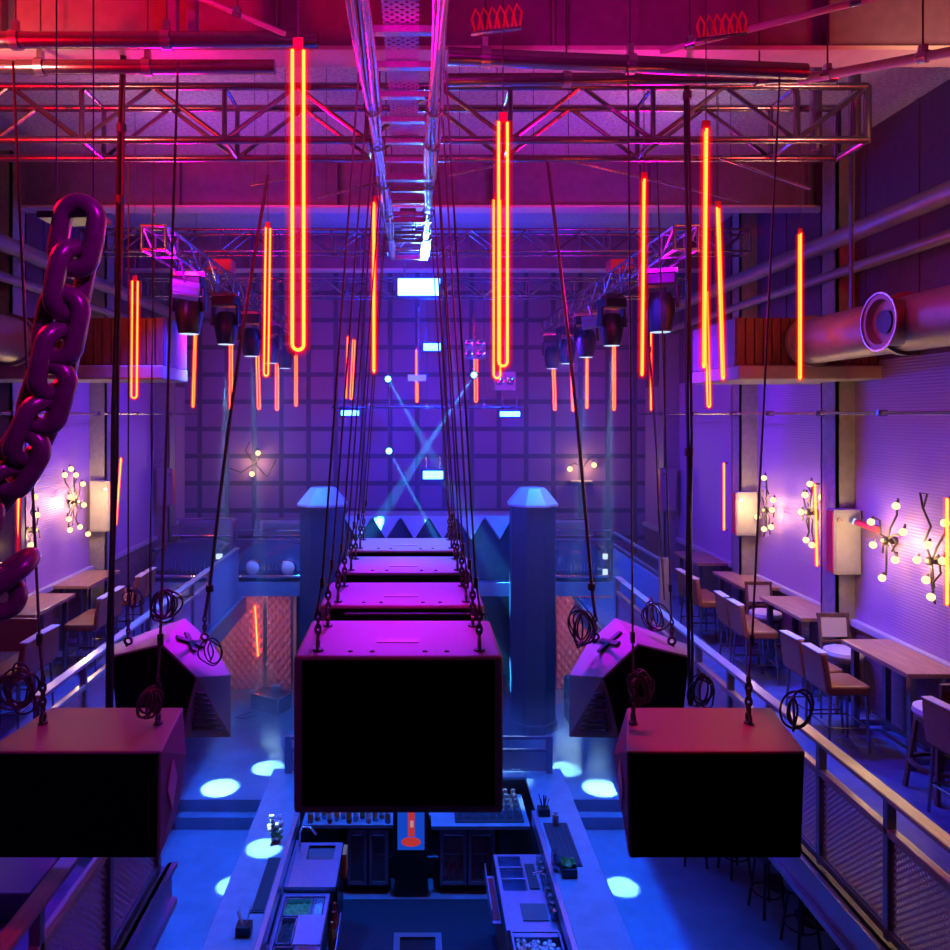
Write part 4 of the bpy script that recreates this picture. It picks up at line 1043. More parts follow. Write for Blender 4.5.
for x in (-.26, .26):
    loc_build(MB().ball((x, -.14, .022), .022, 8), 'caster', M['cable'], t); loc_build(MB().ball((x, .14, .022), .022, 8), 'caster', M['cable'], t)
tag(MB().tube([(-3.0, 14.15, ZS+.02), (-3.2, 14.0, ZS+.012), (-3.32, 13.85, ZS+.012), (-3.15, 13.8, ZS+.012), (-2.98, 13.95, ZS+.012)], .012, 7).build('floor_cable', M['cable']), 'dark cable looping over the floor beside the flight case', 'cable')
tag(MB().box(-2.72, -2.56, 14.2, 14.32, ZS+.37, ZS+.46).build('small_box', M['boxm'], None, True, .01), 'small pale box resting on the flight case', 'box')
# big rounded armchair shape (plastic covered sofa) beside the duct side hexagonal speaker
t = thing('covered_sofa', 'sofa under shiny plastic on the stage floor behind the duct side hexagonal speaker', 'sofa', (3.3, 13.4, ZS))
MB().box(2.75, 3.85, 13.1, 13.9, ZS, ZS+.42).build('seat', M['pillar'], t, True, .08, 3)
MB().box(2.75, 3.85, 13.75, 13.95, ZS+.3, ZS+.8).build('backrest', M['pillar'], t, True, .08, 3)

# ------------------------------------------------------------------ bar
zb = 1.10
t = thing('bar_counter', 'long U-shaped bar counter with blue-lit top below the hanging speakers', 'bar counter', (0, 7.2, 0))
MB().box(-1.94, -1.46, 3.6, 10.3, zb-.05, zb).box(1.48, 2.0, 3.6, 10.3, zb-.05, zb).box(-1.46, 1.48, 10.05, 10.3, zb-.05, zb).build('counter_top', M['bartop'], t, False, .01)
MB().box(-1.86, -1.78, 3.6, 10.2, 0, zb-.05).build('front_panel', M['barface'], t, False)
MB().box(1.84, 1.92, 3.6, 10.2, 0, zb-.05).build('front_panel', M['barface'], t, False)
MB().box(-1.78, 1.84, 10.12, 10.2, 0, zb-.05).build('front_panel', M['barface'], t, False)
MB().box(-1.46, -1.41, 3.6, 9.2, zb-.16, zb-.0).build('inner_lip', M['stainless'], t, False)
MB().box(1.43, 1.48, 3.6, 9.2, zb-.16, zb-.0).build('inner_lip', M['stainless'], t, False)
# rail on the far end of the bar
t = thing('bar_end_rail', 'low steel barrier on the far end of the bar counter', 'railing', (0, 10.18, zb))
for z in (zb+.47, zb+.30): MB().box(-1.72, 1.86, 10.16, 10.20, z-.02, z+.02).build('rail', M['railpaint'], t, False)
for x in (-1.72, 1.82): MB().box(x-.04, x+.04, 10.14, 10.22, zb, zb+.5).build('post', M['railpaint'], t, False)
MB().box(-1.7, 1.8, 10.176, 10.184, zb+.02, zb+.29).build('mesh_panel', M['meshX'], t, False)
# back bar run facing the camera
def fridge(label, x0, x1, bottles):
    y0, y1 = 9.3, 9.95
    t = thing('bar_fridge', label, 'fridge', ((x0+x1)/2, 9.6, 0))
    MB().box(x0, x1, y0+.45, y1, .1, .82).box(x0, x0+.03, y0+.03, y1, .1, .82).box(x1-.03, x1, y0+.03, y1, .1, .82).box(x0, x1, y0+.03, y1, .1, .13).box(x0, x1, y0+.03, y1, .78, .82).build('body', M['blacksteel'], t, False)
    MB().box(x0+.03, x1-.03, y0+.1, y0+.45, .44, .455).build('shelf', M['alu'], t, False)
    w = (x1-x0)/2
    for k in range(2):
        a = x0+w*k
        d = MB().box(a+.01, a+.05, y0, y0+.03, .12, .80).box(a+w-.05, a+w-.01, y0, y0+.03, .12, .80).box(a+.05, a+w-.05, y0, y0+.03, .12, .16).box(a+.05, a+w-.05, y0, y0+.03, .76, .80).build('door', M['railpaint'], t, False, .004)
        MB().box(a+.05, a+w-.05, y0+.012, y0+.018, .16, .76).build('door_glass', M['glass'], d, False)
        MB().box(a+.06, a+w-.06, y0-.02, y0-.001, .74, .76).build('handle', M['chrome'], d, False)
    MB().box(x0+.02, x1-.02, y0+.1, y1, 0, .1).build('plinth', M['blacksteel'], t, False)
    return t
fridge('glass-door bar fridge under the bottle shelf, nearer the sink', -.85, -.32, 0)
fridge('glass-door bar fridge under the glass rack, red bottles inside', .30, 1.0, 1)
def bottle(x, y, z, m, label, group, h=.26, r=.035, wrap=None):
    t = thing('bottle', label, 'bottle', (x, y, z), group)
    MB().lathe([(r*.8, 0), (r, .01), (r, h*.58), (r*.4, h*.74), (r*.36, h*.96), (r*.42, h)], (x, y, z), 12).build('glass_body', m, t)
    if wrap: MB().lathe([(r*1.03, h*.18), (r*1.03, h*.45)], (x, y, z), 12).build('paper_label', wrap, t)
    return t
for k, (x, mm) in enumerate(((.36, 'bluebottle'), (.44, 'redbottle'), (.52, 'redbottle'), (.74, 'redbottle'), (.84, 'redbottle'), (.92, 'amber'))):
    bottle(x, 9.42, .13, M[mm], 'bottle inside the fridge under the glass rack, number %d from the screen' % (k+1), 'bottles in the bar fridge', .27, .034, M['white'] if k == 0 else None)
t = thing('back_bar_shelf', 'dark back bar worktop carrying bottles and glasses above the fridges', 'worktop', (.1, 9.7, .83))
MB().box(-1.40, -.26, 9.28, 10.03, .83, .88).box(.2, 1.42, 9.25, 10.03, .83, .88).box(-.26, .2, 9.5, 10.03, .83, .88).build('slab', M['bartop'], t, False, .005)
for x in (1.02, -.98): MB().box(x, x+.04, 9.3, 10.0, 0, .83).build('support', M['blacksteel'], t, False)
c = P(411, 835, 9.2)
t = thing('display_screen', 'upright lit screen with a red picture standing in the middle of the back bar', 'screen', (c.x, 9.2, .0))
MB().box(c.x-.22, c.x+.22, 9.2, 9.26, .55, 1.16).build('frame', M['blacksteel'], t, False, .01)
pa = MB().box(c.x-.165, c.x+.165, 9.19, 9.2, .62, 1.12).build('picture', M['screenblue'], t, False)
MB().hull([(c.x+.12*math.cos(a)+.0, 9.186, .72+.06*math.sin(a)) for a in [k*.6 for k in range(11)]]+[(c.x+.12*math.cos(a), 9.189, .72+.06*math.sin(a)) for a in [k*.6 for k in range(11)]]).build('red_shape', M['screenred'], pa, False)
MB().box(c.x-.035, c.x+.045, 9.186, 9.189, .79, 1.09).build('tall_shape', M['screenred'], pa, False)
MB().box(c.x-.01, c.x+.03, 9.182, 9.186, .9, .98).build('pale_shape', M['screenwhite'], pa, False)
MB().box(c.x-.2, c.x+.2, 9.27, 9.48, 0, .80).build('stand_cabinet', M['blacksteel'], t, False, .006)
# glasses upside down on a rubber mat
t = tag(MB().box(.50, 1.36, 9.32, 9.98, .881, .893).build('bar_mat', M['rubber'], None, False), 'black rubber mat full of upturned glasses on the back bar', 'mat')
g0 = thing('glass', 'upturned glass tumbler on the back bar mat', 'glass', (0, 0, 0), 'upturned glasses on the back bar mat')
MB().lathe([(.038, 0), (.030, .10), (.028, .105), (.026, .095), (.034, .004)], n=12, closed=True).lathe([(.028, .098), (.028, .104)], n=12).build('bowl', M['glass'], g0)
first = True
rows = ('back', 'second', 'third', 'fourth', 'front')
for j in range(5):
    for i in range(8):
        loc = (.56+.105*i, 9.92-.125*j, .8935)
        lab = 'upturned glass tumbler in the %s row of the back bar mat, %s from the screen' % (rows[j], ('first', 'second', 'third', 'fourth', 'fifth', 'sixth', 'seventh', 'last')[i])
        if first: g0.location = loc; g0['label'] = lab; first = False
        else: dup(g0, loc, 0, lab, 'upturned glasses on the back bar mat')
for k in range(13):
    x = -1.3+.08*k; mm = ('bluebottle', 'amber', 'bluebottle', 'redbottle', 'bluebottle')[k % 5]
    if x < -.3: bottle(x, 9.33+.05*(k % 3), .8815, M[mm], 'spirit bottle on the back bar near the tap, place %d along the row' % (k+1), 'spirit bottles on the back bar', .26+.03*(k % 2), .033, M['white'] if k % 2 else M['orange'])
# chain-side sink unit
def slab_with_hole(mb, x0, x1, y0, y1, z, hx0, hx1, hy0, hy1, th=.03):
    mb.box(x0, hx0, y0, y1, z-th, z).box(hx1, x1, y0, y1, z-th, z).box(hx0, hx1, y0, hy0, z-th, z).box(hx0, hx1, hy1, y1, z-th, z); return mb
def basin(mb, x0, x1, y0, y1, z, d):
    w = .008
    return mb.box(x0, x1, y0, y1, z-d-w, z-d).box(x0-w, x0, y0, y1, z-d, z-.001).box(x1, x1+w, y0, y1, z-d, z-.001).box(x0, x1, y0-w, y0, z-d, z-.001).box(x0, x1, y1, y1+w, z-d, z-.001)
t = thing('bar_sink', 'stainless sink unit with drainer and tap inside the bar, below the vase of light', 'sink', (-1.13, 8.4, 0))
slab_with_hole(MB(), -1.40, -.85, 7.98, 8.86, .9, -1.24, -.93, 8.52, 8.80).build('drainer_top', M['stainless'], t, False)
basin(MB(), -1.24, -.93, 8.52, 8.80, .9, .2).build('basin', M['stainless'], t, False)
MB().tube([(-1.33, 8.66, .9), (-1.33, 8.66, 1.12), (-1.30, 8.66, 1.2), (-1.2, 8.64, 1.2), (-1.14, 8.64, 1.12)], .014, 8).build('tap', M['chrome'], t)
MB().box(-1.40, -.85, 7.98, 8.02, .9, .93).box(-1.40, -1.37, 8.02, 8.86, .9, .93).build('splash_edge', M['stainless'], t, False)
MB().box(-1.38, -.88, 8.0, 8.84, 0, .868).build('cabinet', M['barface'], t, False)
MB().box(-.85, -.84, 8.1, 8.8, .2, .85).build('end_panel', M['blacksteel'], t, False)
tag(MB().box(-.838, -.79, 8.62, 8.82, .62, .9).build('carton', M['orange'], None, False, .004), 'orange and white carton hanging at the end of the sink unit', 'carton')
# chain-side cocktail station
t = thing('cocktail_station', 'stainless cocktail station with trays of ice and garnish nearest the camera', 'bar station', (-1.13, 7.3, 0))
st1 = MB().box(-1.40, -.9, 6.5, 6.55, .8, .88).box(-1.40, -.9, 7.9, 7.95, .8, .88).box(-1.40, -1.36, 6.55, 7.9, .8, .88).box(-.94, -.9, 6.55, 7.9, .8, .88).box(-1.36, -.94, 6.55, 7.9, .70, .72)
st1.build('frame', M['stainless'], t, False)
MB().box(-1.38, -.92, 6.52, 7.92, 0, .70).build('cabinet', M['barface'], t, False)
for (x0, x1, y0, y1, mm) in ((-1.34, -1.08, 7.62, 7.88, 'green'), (-1.05, -.96, 7.62, 7.88, 'ice'), (-1.34, -1.2, 7.22, 7.58, 'rubber'), (-1.34, -1.16, 6.8, 7.16, 'rubber'), (-1.13, -.96, 6.8, 7.1, 'ice')):
    p_ = basin(MB(), x0, x1, y0, y1, .87, .1).build('tray', M['stainless'], t, False)
    MB().sheet(lambda u, v: (x0+(x1-x0)*u, y0+(y1-y0)*v, .81+.025*random.random()), 10, 10).build('contents', M[mm], p_, False)
MB().obox((-1.04, 7.36, .90), .27, .40, .012, Matrix.Rotation(.05, 3, 'X')).build('chopping_board', M['stainless'], t, False, .004)
MB().obox((-1.36, 6.9, .96), .10, .55, .02, Matrix.Rotation(.5, 3, 'Z')).build('sloping_shelf', M['barface'], t, False, .004)
sr = thing('speed_rail', 'speed rail holding two upright bottles at the aisle edge of the cocktail station', 'bottle rail', (-.84, 7.7, .4))
MB().box(-.898, -.78, 7.3, 7.95, .52, .535).box(-.79, -.78, 7.3, 7.95, .535, .68).build('tray', M['stainless'], sr, False)
bottle(-.84, 7.86, .536, M['redbottle'], 'red bottle standing in the speed rail of the cocktail station', 'speed rail bottles', .3, .04, M['orange'])
bottle(-.84, 7.72, .536, M['redbottle'], 'red and white bottle next in the speed rail of the cocktail station', 'speed rail bottles', .3, .038, M['white'])
bottle(-.84, 7.58, .536, M['amber'], 'amber bottle third in the speed rail of the cocktail station', 'speed rail bottles', .29, .038)
# duct-side station
t = thing('bar_station', 'stainless station with three open wells on the duct side of the bar', 'bar station', (1.2, 8.0, 0))
fr = MB()
X0, X1, Y0, Y1, zz = .90, 1.41, 7.35, 8.62, .9
ybr = (8.60, 8.38, 8.16, 7.94)
slab_with_hole(fr, X0, X1, Y0, Y1, zz, .94, 1.20, 7.96, 8.58)
fr.box(.94, 1.20, 8.37, 8.39, zz-.03, zz).box(.94, 1.20, 8.16, 8.18, zz-.03, zz)
fr.build('top', M['stainless'], t, False)
for y0, y1 in ((8.39, 8.58), (8.18, 8.37), (7.96, 8.16)): basin(MB(), .945, 1.195, y0+.008, y1-.008, zz-.03, .16).build('well', M['stainless'], t, False)
MB().box(1.225, 1.33, 7.98, 8.42, zz+.001, zz+.012).build('dark_tray', M['rubber'], t, False)
MB().box(1.08, 1.34, 7.48, 7.74, zz+.001, zz+.01).build('cutting_mat', M['barface'], t, False)
MB().tube([(1.38, 7.9, zz), (1.38, 7.9, zz+.2), (1.34, 7.9, zz+.24), (1.24, 7.9, zz+.22)], .012, 8).build('tap', M['chrome'], t)
MB().box(.92, 1.40, 7.37, 8.60, 0, .70).build('cabinet', M['barface'], t, False)
sr = thing('speed_rail', 'red-lined speed rail along the aisle edge of the three-well station', 'bottle rail', (.84, 8.2, .5))
MB().box(.80, .895, 7.75, 8.55, .68, .695).box(.79, .80, 7.75, 8.55, .68, .84).build('tray', M['stainless'], sr, False)
MB().box(.805, .885, 7.8, 8.5, .696, .70).build('liner', M['red'], sr, False)
for k in range(9):
    y = 7.5+.13*k
    g = dup(g0, (1.41-.0, y, zb+.0005) if False else (1.395, 7.5+.115*k, .9005), 0, 'glass tumbler lined up behind the three-well station, place %d from the ice bin' % (k+1), 'glasses along the three-well station')
t = thing('ice_bin', 'stainless ice bin heaped with ice at the near end of the duct side bar', 'ice bin', (1.2, 6.9, 0))
basin(MB(), .95, 1.39, 6.5, 7.3, .92, .25).box(.93, .95, 6.48, 7.32, .86, .92).box(1.39, 1.41, 6.48, 7.32, .86, .92).box(.95, 1.39, 7.30, 7.33, .86, .92).build('liner', M['stainless'], t, False)
MB().box(.94, 1.40, 6.5, 7.32, 0, .65).build('cabinet', M['barface'], t, False)
MB().box(.955, 1.385, 7.24, 7.295, .90, .912).build('sliding_lid', M['stainless'], t, False)
ic = MB()
for k in range(420):
    a = random.random()*.38; c_ = random.random()*.69
    ic.obox((.98+a, 6.53+c_, .82+.08*random.random()), .03, .03, .03, Matrix.Rotation(random.random()*3, 3, (random.random()+.1, random.random(), random.random())))
o = ic.build('ice_cubes', M['ice'], t, False); o['kind'] = 'stuff'
# counter things
def mat_on(label, x0, x1, y0, y1):
    t = thing('drip_mat', label, 'mat', ((x0+x1)/2, (y0+y1)/2, zb))
    MB().box(x0, x1, y0, y1, zb+.001, zb+.012).build('pad', M['rubber'], t, False)
    r = MB(); n = 5
    for k in range(n): a = x0+(x1-x0)*(k+.25)/n; r.box(a, a+(x1-x0)/n*.5, y0+.02, y1-.02, zb+.012, zb+.02)
    r.build('ribs', M['rubber'], t, False)
mat_on('long dark ribbed drip mat on the counter above the cocktail station', -1.60, -1.47, 7.3, 8.2)
mat_on('wide dark ribbed drip mat on the counter beside the three-well station', 1.52, 1.80, 8.05, 8.9)
def caddy(label, x, y, m2, n):
    t = thing('straw_caddy', label, 'caddy', (x, y, zb))
    MB().box(x-.07, x+.07, y-.06, y+.06, zb+.001, zb+.09).build('box', M['blacksteel'], t, False, .006)
    for k in range(n):
        a = random.uniform(-.05, .05); c_ = random.uniform(-.04, .04)
        MB().cyl((x+a*.6, y+c_*.6, zb+.09), (x+a*1.5, y+c_*1.5, zb+.2+.04*random.random()), .004, n=6).build('straw', M[m2], t)
    return t
caddy('black straw caddy on the counter beside the sloping shelf', -1.60, 7.02, 'white', 9)
caddy('black straw caddy on the counter at the corner of the glass mat', 1.56, 9.1, 'cable', 10)
tag(MB().lathe([(.03, 0), (.036, .01), (.042, .12), (.039, .12), (.033, .015), (.02, .012)], (1.66, 8.86, zb+.021), 14).build('paper_cup', M['white'], None), 'small pale cup on the counter in front of the straw caddy', 'cup')
t = thing('garnish_box', 'dark box of green and white garnish on the counter below the drip mat', 'box', (1.62, 7.92, zb))
MB().box(1.54, 1.70, 7.84, 8.0, zb+.001, zb+.10).build('box', M['blacksteel'], t, False, .006)
MB().sheet(lambda u, v: (1.55+.14*u, 7.85+.14*v, zb+.10+.06*random.random()), 8, 8).build('garnish', M['green'], t, False)
for k in range(2):
    tt = thing('drinking_glass', ('tall clear glass standing beside the garnish box', 'second tall clear glass behind the one by the garnish box')[k], 'glass', (1.50, 7.98+.11*k, zb))
    MB().lathe([(.03, .001), (.034, .16), (.031, .16), (.027, .012), (.01, .01)], (1.50, 7.98+.11*k, zb), 14).build('bowl', M['glass'], tt)
t = thing('flower_glass', 'tall glass of pale flowers glowing in a light pool on the bar counter', 'vase', (-1.58, 8.52, zb))
MB().lathe([(.05, .001), (.06, .20), (.056, .20), (.045, .012), (.02, .01)], (-1.58, 8.52, zb), 16).build('glass', M['glass'], t)
fl = MB()
for k in range(26): fl.ball((-1.58+random.uniform(-.07, .07), 8.52+random.uniform(-.06, .06), zb+.14+.2*random.random()), random.uniform(.015, .035), 6)
fl.build('flowers', M['white'], t)
lf = MB()
for k in range(14): lf.ball((-1.57+random.uniform(-.06, .06), 8.5+random.uniform(-.05, .05), zb+.06+.14*random.random()), .022, 6)
lf.build('leaves', M['green'], t)
t = thing('floor_hatch', 'dark framed hatch in the bar floor nearest the camera', 'hatch', (.02, 8.1, .012))
MB().box(-.24, .30, 8.48, 8.55, .0125, .05).box(-.24, -.17, 7.6, 8.48, .0125, .05).box(.23, .30, 7.6, 8.48, .0125, .05).build('frame', M['railpaint'], t, False)
MB().box(-.17, .23, 7.6, 8.48, .0125, .02).build('lid', M['blacksteel'], t, False)

# ------------------------------------------------------------------ under the duct side mezzanine: low stools and drink ledges
GL = 'dark stools on the lower floor'
ls = thing('round_stool', 'dark round stool on the lower floor under the speaker, nearest the bar', 'stool', (0, 0, 0), GL)
MB().lathe([(.02, .66), (.17, .66), (.18, .69), (.17, .73), (.02, .735)], n=18).build('seat', M['cabdark'], ls)
for a in range(4):
    c_, s_ = math.cos(a*PI/2+.6), math.sin(a*PI/2+.6); MB().cyl((c_*.12, s_*.12, .66), (c_*.2, s_*.2, 0), .016, n=8).build('leg', M['blacksteel'], ls)
MB().tube([(.165*math.cos(k*PI/8), .165*math.sin(k*PI/8), .24) for k in range(16)], .01, 6, True).build('foot_ring', M['blacksteel'], ls)
ls.location = (3.72, 10.0, 0)
for x, y, lab in ((4.15, 9.75, 'dark round stool behind the one nearest the bar on the lower floor'), (4.22, 9.0, 'dark round stool beside the red bottle ledge on the lower floor'), (4.32, 8.4, 'dark round stool under the mezzanine edge, nearest the camera')):
    dup(ls, (x, y, 0), .4, lab, GL)
for k, y in enumerate((9.5, 8.85, 8.15)):
    t = thing('drink_ledge', ('farthest', 'middle', 'nearest')[k]+' small drinks table with bright edge under the mezzanine on the lower floor', 'table', (4.35, y, 0))
    X = (4.62, 4.7, 4.75)[k]
    MB().box(X-.3, X+.3, y-.22, y+.22, 1.0, 1.03).build('top', M['stainless'], t, False, .004)
    MB().cyl((X, y, 0), (X, y, 1.0), .03).cyl((X, y, 0), (X, y, .02), .2).build('pedestal', M['blacksteel'], t)
bottle(4.5, 8.86, 1.0305, M['redbottle'], 'red bottle on the middle drinks table under the mezzanine', None, .24, .035)
# black floor box on the near platform
tag(MB().box(-3.75, -2.58, 5.02, 5.58, ZM+.001, ZM+.2).build('floor_box', M['cabdark'], None, False, .012), 'low black box on the near platform behind the short railing', 'box')

# ------------------------------------------------------------------ haze
def haze(name, label, x0, x1, y0, y1, z0, z1, dens, noise=False, col=(1, 1, 1)):
    m = bpy.data.materials.new(name); m.use_nodes = True; g = NT(m); g.nt.nodes.clear()
    o = g.n('ShaderNodeOutputMaterial'); v = g.n('ShaderNodeVolumeScatter'); v.inputs['Color'].default_value = (*col, 1)
    v.inputs['Density'].default_value = dens; v.inputs['Anisotropy'].default_value = .15
    if noise:
        tc = g.n('ShaderNodeTexCoord'); nz = g.n('ShaderNodeTexNoise'); nz.inputs['Scale'].default_value = .95; nz.inputs['Detail'].default_value = 4
        g.l(tc.outputs['Object'], nz.inputs['Vector']); sp = g.n('ShaderNodeSeparateXYZ'); g.l(tc.outputs['Object'], sp.inputs[0])
        h = g.math('MAXIMUM', g.math('SUBTRACT', 1.0, g.math('DIVIDE', sp.outputs['Z'], z1-z0)), 0.0)
        k = g.math('MULTIPLY', g.math('MAXIMUM', g.math('SUBTRACT', nz.outputs['Fac'], .46), 0.0), g.math('MULTIPLY', h, dens*5))
        g.l(k, v.inputs['Density'])
    g.l(v.outputs[0], o.inputs['Volume'])
    ob = MB().box(x0, x1, y0, y1, z0, z1).build(name, m, None, False)
    tag(ob, label, 'haze', None, 'stuff'); ob.display_type = 'WIRE'
    return ob
haze('stage_haze', 'thin blue-lit haze filling the air over the stage', -4.85, 4.85, 10.4, 17.0, ZS+.01, CZ+2.5, .023, False, (.55, .72, 1))
haze('ground_fog', 'low white fog drifting over the stage floor', -4.6, 4.6, 11.4, 14.9, ZS+.005, ZS+.8, 2.2, True)

# ------------------------------------------------------------------ lights
def spot(name, p, q, col, e, ang, blend=.3, r=.05):
    l = bpy.data.lights.new(name, 'SPOT'); l.energy = e; l.color = col; l.spot_size = math.radians(ang); l.spot_blend = blend; l.shadow_soft_size = r
    o = bpy.data.objects.new(name, l); COL.objects.link(o); o.location = p
    o.rotation_euler = (Vector(q)-Vector(p)).to_track_quat('-Z', 'Y').to_euler(); return o
def point(name, p, col, e, r=.1):
    l = bpy.data.lights.new(name, 'POINT'); l.energy = e; l.color = col; l.shadow_soft_size = r
    o = bpy.data.objects.new(name, l); COL.objects.link(o); o.location = p; return o
BL = (.0, .13, 1.0); DB = (.02, .02, 1.0); CY = (.42, .8, 1.0); RD = (1.0, .0, .012); MG = (1, .0, .35)
# blue washes from the trusses on bar, floor and stage
for x, y, tx, ty, e in ((-2.6, 9.6, -2.8, 8.5, 1700), (2.7, 9.6, 2.9, 8.5, 1700), (0, 8.6, 0, 7.2, 1500), (-2.4, 12.6, -2.2, 12.8, 1300), (2.5, 12.6, 2.3, 12.8, 1300)):
    spot('blue_wash', (x, y, CZ+1.3), (tx, ty, 0), BL, e, 70, .8, .15)
for s in (-1, 1):
    spot('wall_wash', (s*2.4, 9.2, CZ+1.3), (s*5.2, 10.2, CZ-1.3), (.24, .01, 1), 620, 85, 1, .15)
    spot('wall_wash', (s*2.4, 12.2, CZ+1.2), (s*5.2, 13.0, CZ-1.0), (.1, .01, 1), 420, 90, 1, .15)
    spot('wall_wash', (s*2.6, 6.4, CZ+1.6), (s*5.2, 6.6, CZ-.2), (.8, 0, .45), 60, 100, 1, .15)
    spot('walk_wash', (s*2.5, 8.2, CZ+1.4), (s*4.2, 8.0, ZM), DB, 1100, 70, .8, .15)
spot('back_wash', (0, 12.0, CZ+1.9), (0, 17.1, CZ-.8), (.0, .03, 1), 1500, 46, 1, .2)
spot('back_wash', (-2.6, 12.5, CZ+1.3), (-3.0, 17.1, CZ+1.0), (.7, 0, 1), 36, 100, .9, .2)
spot('back_wash', (2.7, 12.5, CZ+1.3), (3.0, 17.1, CZ+1.0), (.7, 0, 1), 36, 100, .9, .2)
# light pools from the moving heads
for p, px, py, D, ang, e in (((-2.62, 10.4, CZ+.9), 220, 788, 5.6, 5.0, 15000), ((-2.62, 12.0, CZ+.9), 268, 768, 5.6, 4.6, 12000), ((2.78, 12.2, CZ+.9), 566, 769, 5.6, 4.6, 12000), ((2.78, 10.6, CZ+.9), 601, 788, 5.6, 5.0, 15000),
                             ((2.78, 8.5, CZ+.9), 622, 887, 5.95, 3.6, 9000), ((-2.62, 8.7, CZ+.9), 232, 886, 5.95, 3.4, 9000), ((-2.62, 8.7, CZ+.9), 264, 848, 4.85, 4, 9000)):
    spot('beam_pool', p, PD(px, py, D), CY, e, ang, .25, .03)
spot('rail_glint', (.5, 12, CZ+1.5), (1.2, 10.18, zb+.5), CY, 4000, 6, .5, .03)
# vertical haze columns over the two pillars
for X in (-1.66, 2.11):
    spot('column_beam', (X, 13.5, CZ+1.55), (X, 13.5, 4), (.0, .12, 1), 300, 12, .3, .05)
    spot('column_beam', (X+(-1.0 if X < 0 else 1.0)*.7, 13.2, CZ+1.5), (X+(-1.0 if X < 0 else 1.0)*.7, 13.2, 0), (.0, .16, 1), 1500, 9, .3, .05)
# crossing beams
for a, c, e, ang in (((388, 379), (452, 490), 9000, 6), ((389, 451), (440, 545), 22000, 3.4), ((474, 375), (362, 545), 26000, 4.5)):
    spot('stage_beam', P(a[0], a[1], 14.5), P(c[0], c[1], 14.1), (.05, .5, 1.0), e*2.6, ang, .2, .02)
point('blinder_glow', c0+Vector((0, -.3, 0)), (.0, .03, 1), 230, .2)
for px, py in ((432, 347), (433, 475), (350, 413), (510, 414)): point('blinder_glow', P(px, py, 12.8), (.0, .03, 1), 110, .1)
# red washes: first two for lamps out of frame, others added over speakers
spot('red_wash', (-4.2, 3.0, CZ+1.6), (-2.9, 5.2, CZ+2.7), RD, 1300, 75, .9, .2)
spot('red_wash', (4.4, 3.6, CZ+1.6), (3.4, 6.0, CZ+2.4), RD, 160, 120, .9, .2)
spot('red_wash', (XL, YSP+.75, CZ+2.5), (XL+.02, YSP+.3, CZ-DSP), RD, 170, 14, .5, .05)
spot('red_wash', (XR, YSP+.75, CZ+2.5), (XR, YSP+.3, CZ-DSP), RD, 480, 14, .5, .05)
spot('magenta_wash', (.3, 4.5, CZ+2.35), (-.09, 4.8, CZ-1.3), (1, 0, .35), 420, 27, .8, .1)  # magenta washes: added spots that colour the speaker tops, no fixtures
spot('magenta_wash', (.6, 7.6, CZ+2.4), (-.09, 7.4, CZ-1.3), (1, 0, .4), 420, 24, .8, .1)
spot('front_wash', (0, 2.0, CZ+1.6), (0, 5.4, CZ+3.6), (1, 0, .55), 460, 95, .9, .2)  # added magenta fill for the nearest visible beam, no fixture
spot('magenta_wash', (0, 9.0, CZ+2.2), (-.1, 5.6, CZ-1.3), (.5, 0, 1), 2600, 30, .8, .1)
for c_ in (hlc, hrc): spot('magenta_wash', (c_.x*.6, 9.0, CZ+1.9), c_, (.65, 0, 1), 2600, 13, .5, .1)
for s in (-1, 1):
    spot('ceiling_wash', (s*2.6, 8.0, CZ+1.4), (s*1.5, 4.0, CZ+3.2), (1, 0, .35), 260, 130, .9, .2)
    spot('ceiling_wash', (s*2.6, 7.7, CZ+1.5), (s*2.0, 9.5, CZ+2.9), (.45, 0, .9), 190, 130, .9, .2)
spot('chain_wash', (.3, .8, CZ+1.4), P(60, 360, 2.0), (.7, 0, .8), 90, 60, .8, .1)  # chain washes: added spots near the camera without any fixture
spot('chain_wash', (-2.4, 2.6, CZ+1.4), P(60, 360, 2.0), (1, 0, .02), 260, 34, .8, .1)
spot('flange_fill', (-3.0, 4.7, CZ+2.2), (-3.0, 5.6, CZ+2.66), (1, .62, .42), 45, 110, .9, .15)  # added warm fill brightening the cream flange
spot('flange_fill', (3.9, 4.7, CZ+2.2), (3.9, 5.6, CZ+2.66), (1, .62, .42), 45, 110, .9, .15)
spot('rail_fill', (3.9, 5.6, CZ+2.4), (3.05, 5.0, 3.5), (1, .7, .35), 520, 26, .6, .1)  # added warm fill brightening the handrails, no lamp modelled
spot('rail_fill', (-4.1, 7.4, CZ+2.3), (-3.27, 7.0, 3.5), (1, .7, .35), 150, 14, .6, .1)
for X in (-3.3, 3.4): spot('door_fill', (X, 13.5, 2.2), (X, 15.3, 1.4), (1, .32, .52), 80, 95, .8, .1)  # added pink fill on the quilted doors, no lamp hangs there
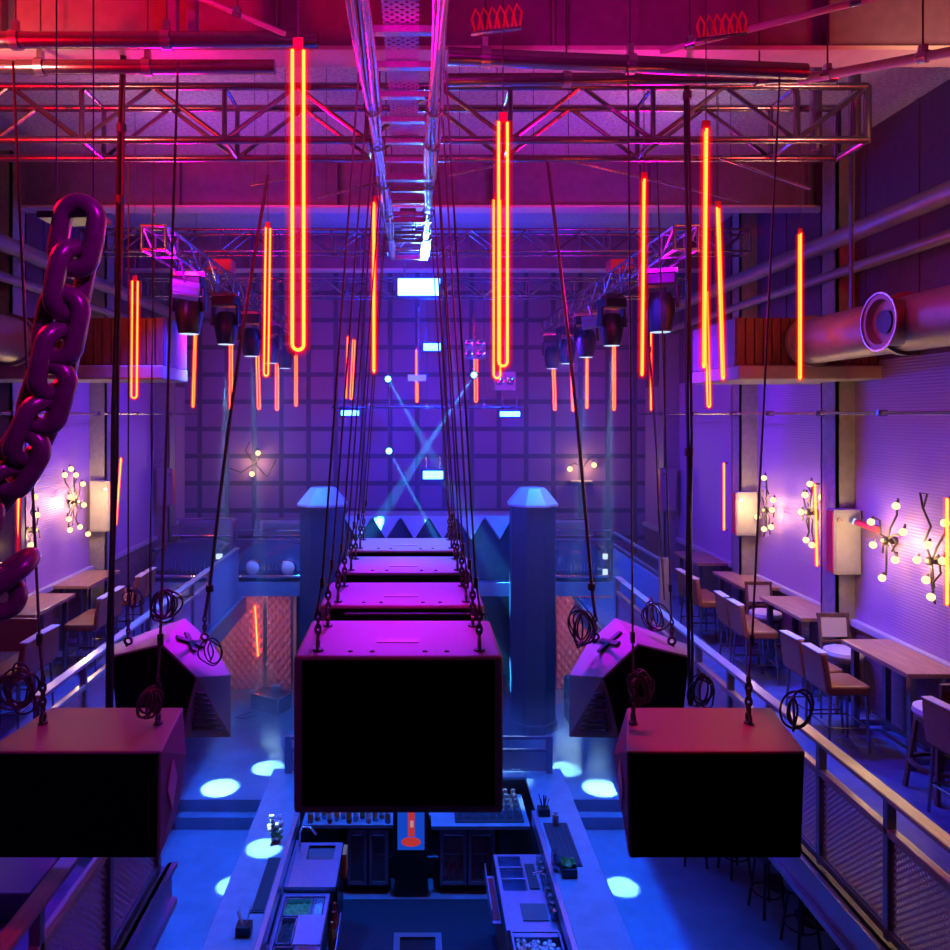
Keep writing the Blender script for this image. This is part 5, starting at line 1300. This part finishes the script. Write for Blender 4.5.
spot('walk_wash', (-3.0, 6.5, CZ+1.4), (-2.6, 4.6, ZM), (.06, .03, 1), 900, 36, .5, .1)  # added blue spot brightening the near platform and its mesh
for X in (-2.7, 3.1): spot('car_fill', (X*.8, 12.0, CZ+.6), (X, 14.4, ZR+.4), (.25, .4, 1), 160, 40, .6, .1)  # added fill spots aimed at the cars, not lamps of the cars
spot('ladder_wash', (.2, 10.6, CZ+1.3), (-.07, 8.0, CZ+1.95), (.1, .4, 1), 300, 40, .8, .1)  # added blue spot brightening the far end of the ladder
for s in (-1, 1): spot('fog_fill', (s*2.4, 11.4, CZ+1.2), (s*2.75, 13.2, ZS), (.45, .35, 1), 280, 20, 1, .1)  # added lilac fill that makes the low fog show
# added fill spots, no fixtures, that grey the ceiling panels
spot('ceiling_fill', (-2.6, 7.6, CZ+2.0), (-2.6, 7.4, CEIL), (1, .62, .85), 22, 150, 1, .2)
spot('ceiling_fill', (2.8, 7.6, CZ+2.0), (2.8, 7.4, CEIL), (1, .62, .72), 26, 150, 1, .2)

# ------------------------------------------------------------------ world, camera, colour
w = bpy.data.worlds.new('dim_room'); sc.world = w; w.use_nodes = True
bg = w.node_tree.nodes['Background']; bg.inputs[0].default_value = (.25, .05, .6, 1); bg.inputs[1].default_value = .02
cam = bpy.data.cameras.new('camera'); co = bpy.data.objects.new('camera', cam); COL.objects.link(co)
co.location = (0, 0, CZ); co.rotation_euler = (PI/2, 0, 0)
cam.sensor_width = 36; cam.lens = 36*F/950; cam.shift_x = 60/950; cam.shift_y = -60/950; cam.clip_end = 200; cam.clip_start = .05
sc.camera = co
sc.view_settings.view_transform = 'Standard'; sc.view_settings.look = 'None'
sc.view_settings.exposure = 0; sc.view_settings.gamma = 1; sc.view_settings.use_curve_mapping = False
cy = sc.cycles
cy.use_denoising = True; cy.max_bounces = 7; cy.diffuse_bounces = 3; cy.glossy_bounces = 3; cy.transmission_bounces = 4; cy.transparent_max_bounces = 28; cy.volume_bounces = 0
cy.sample_clamp_indirect = 4; cy.sample_clamp_direct = 0; cy.caustics_reflective = False; cy.caustics_refractive = False
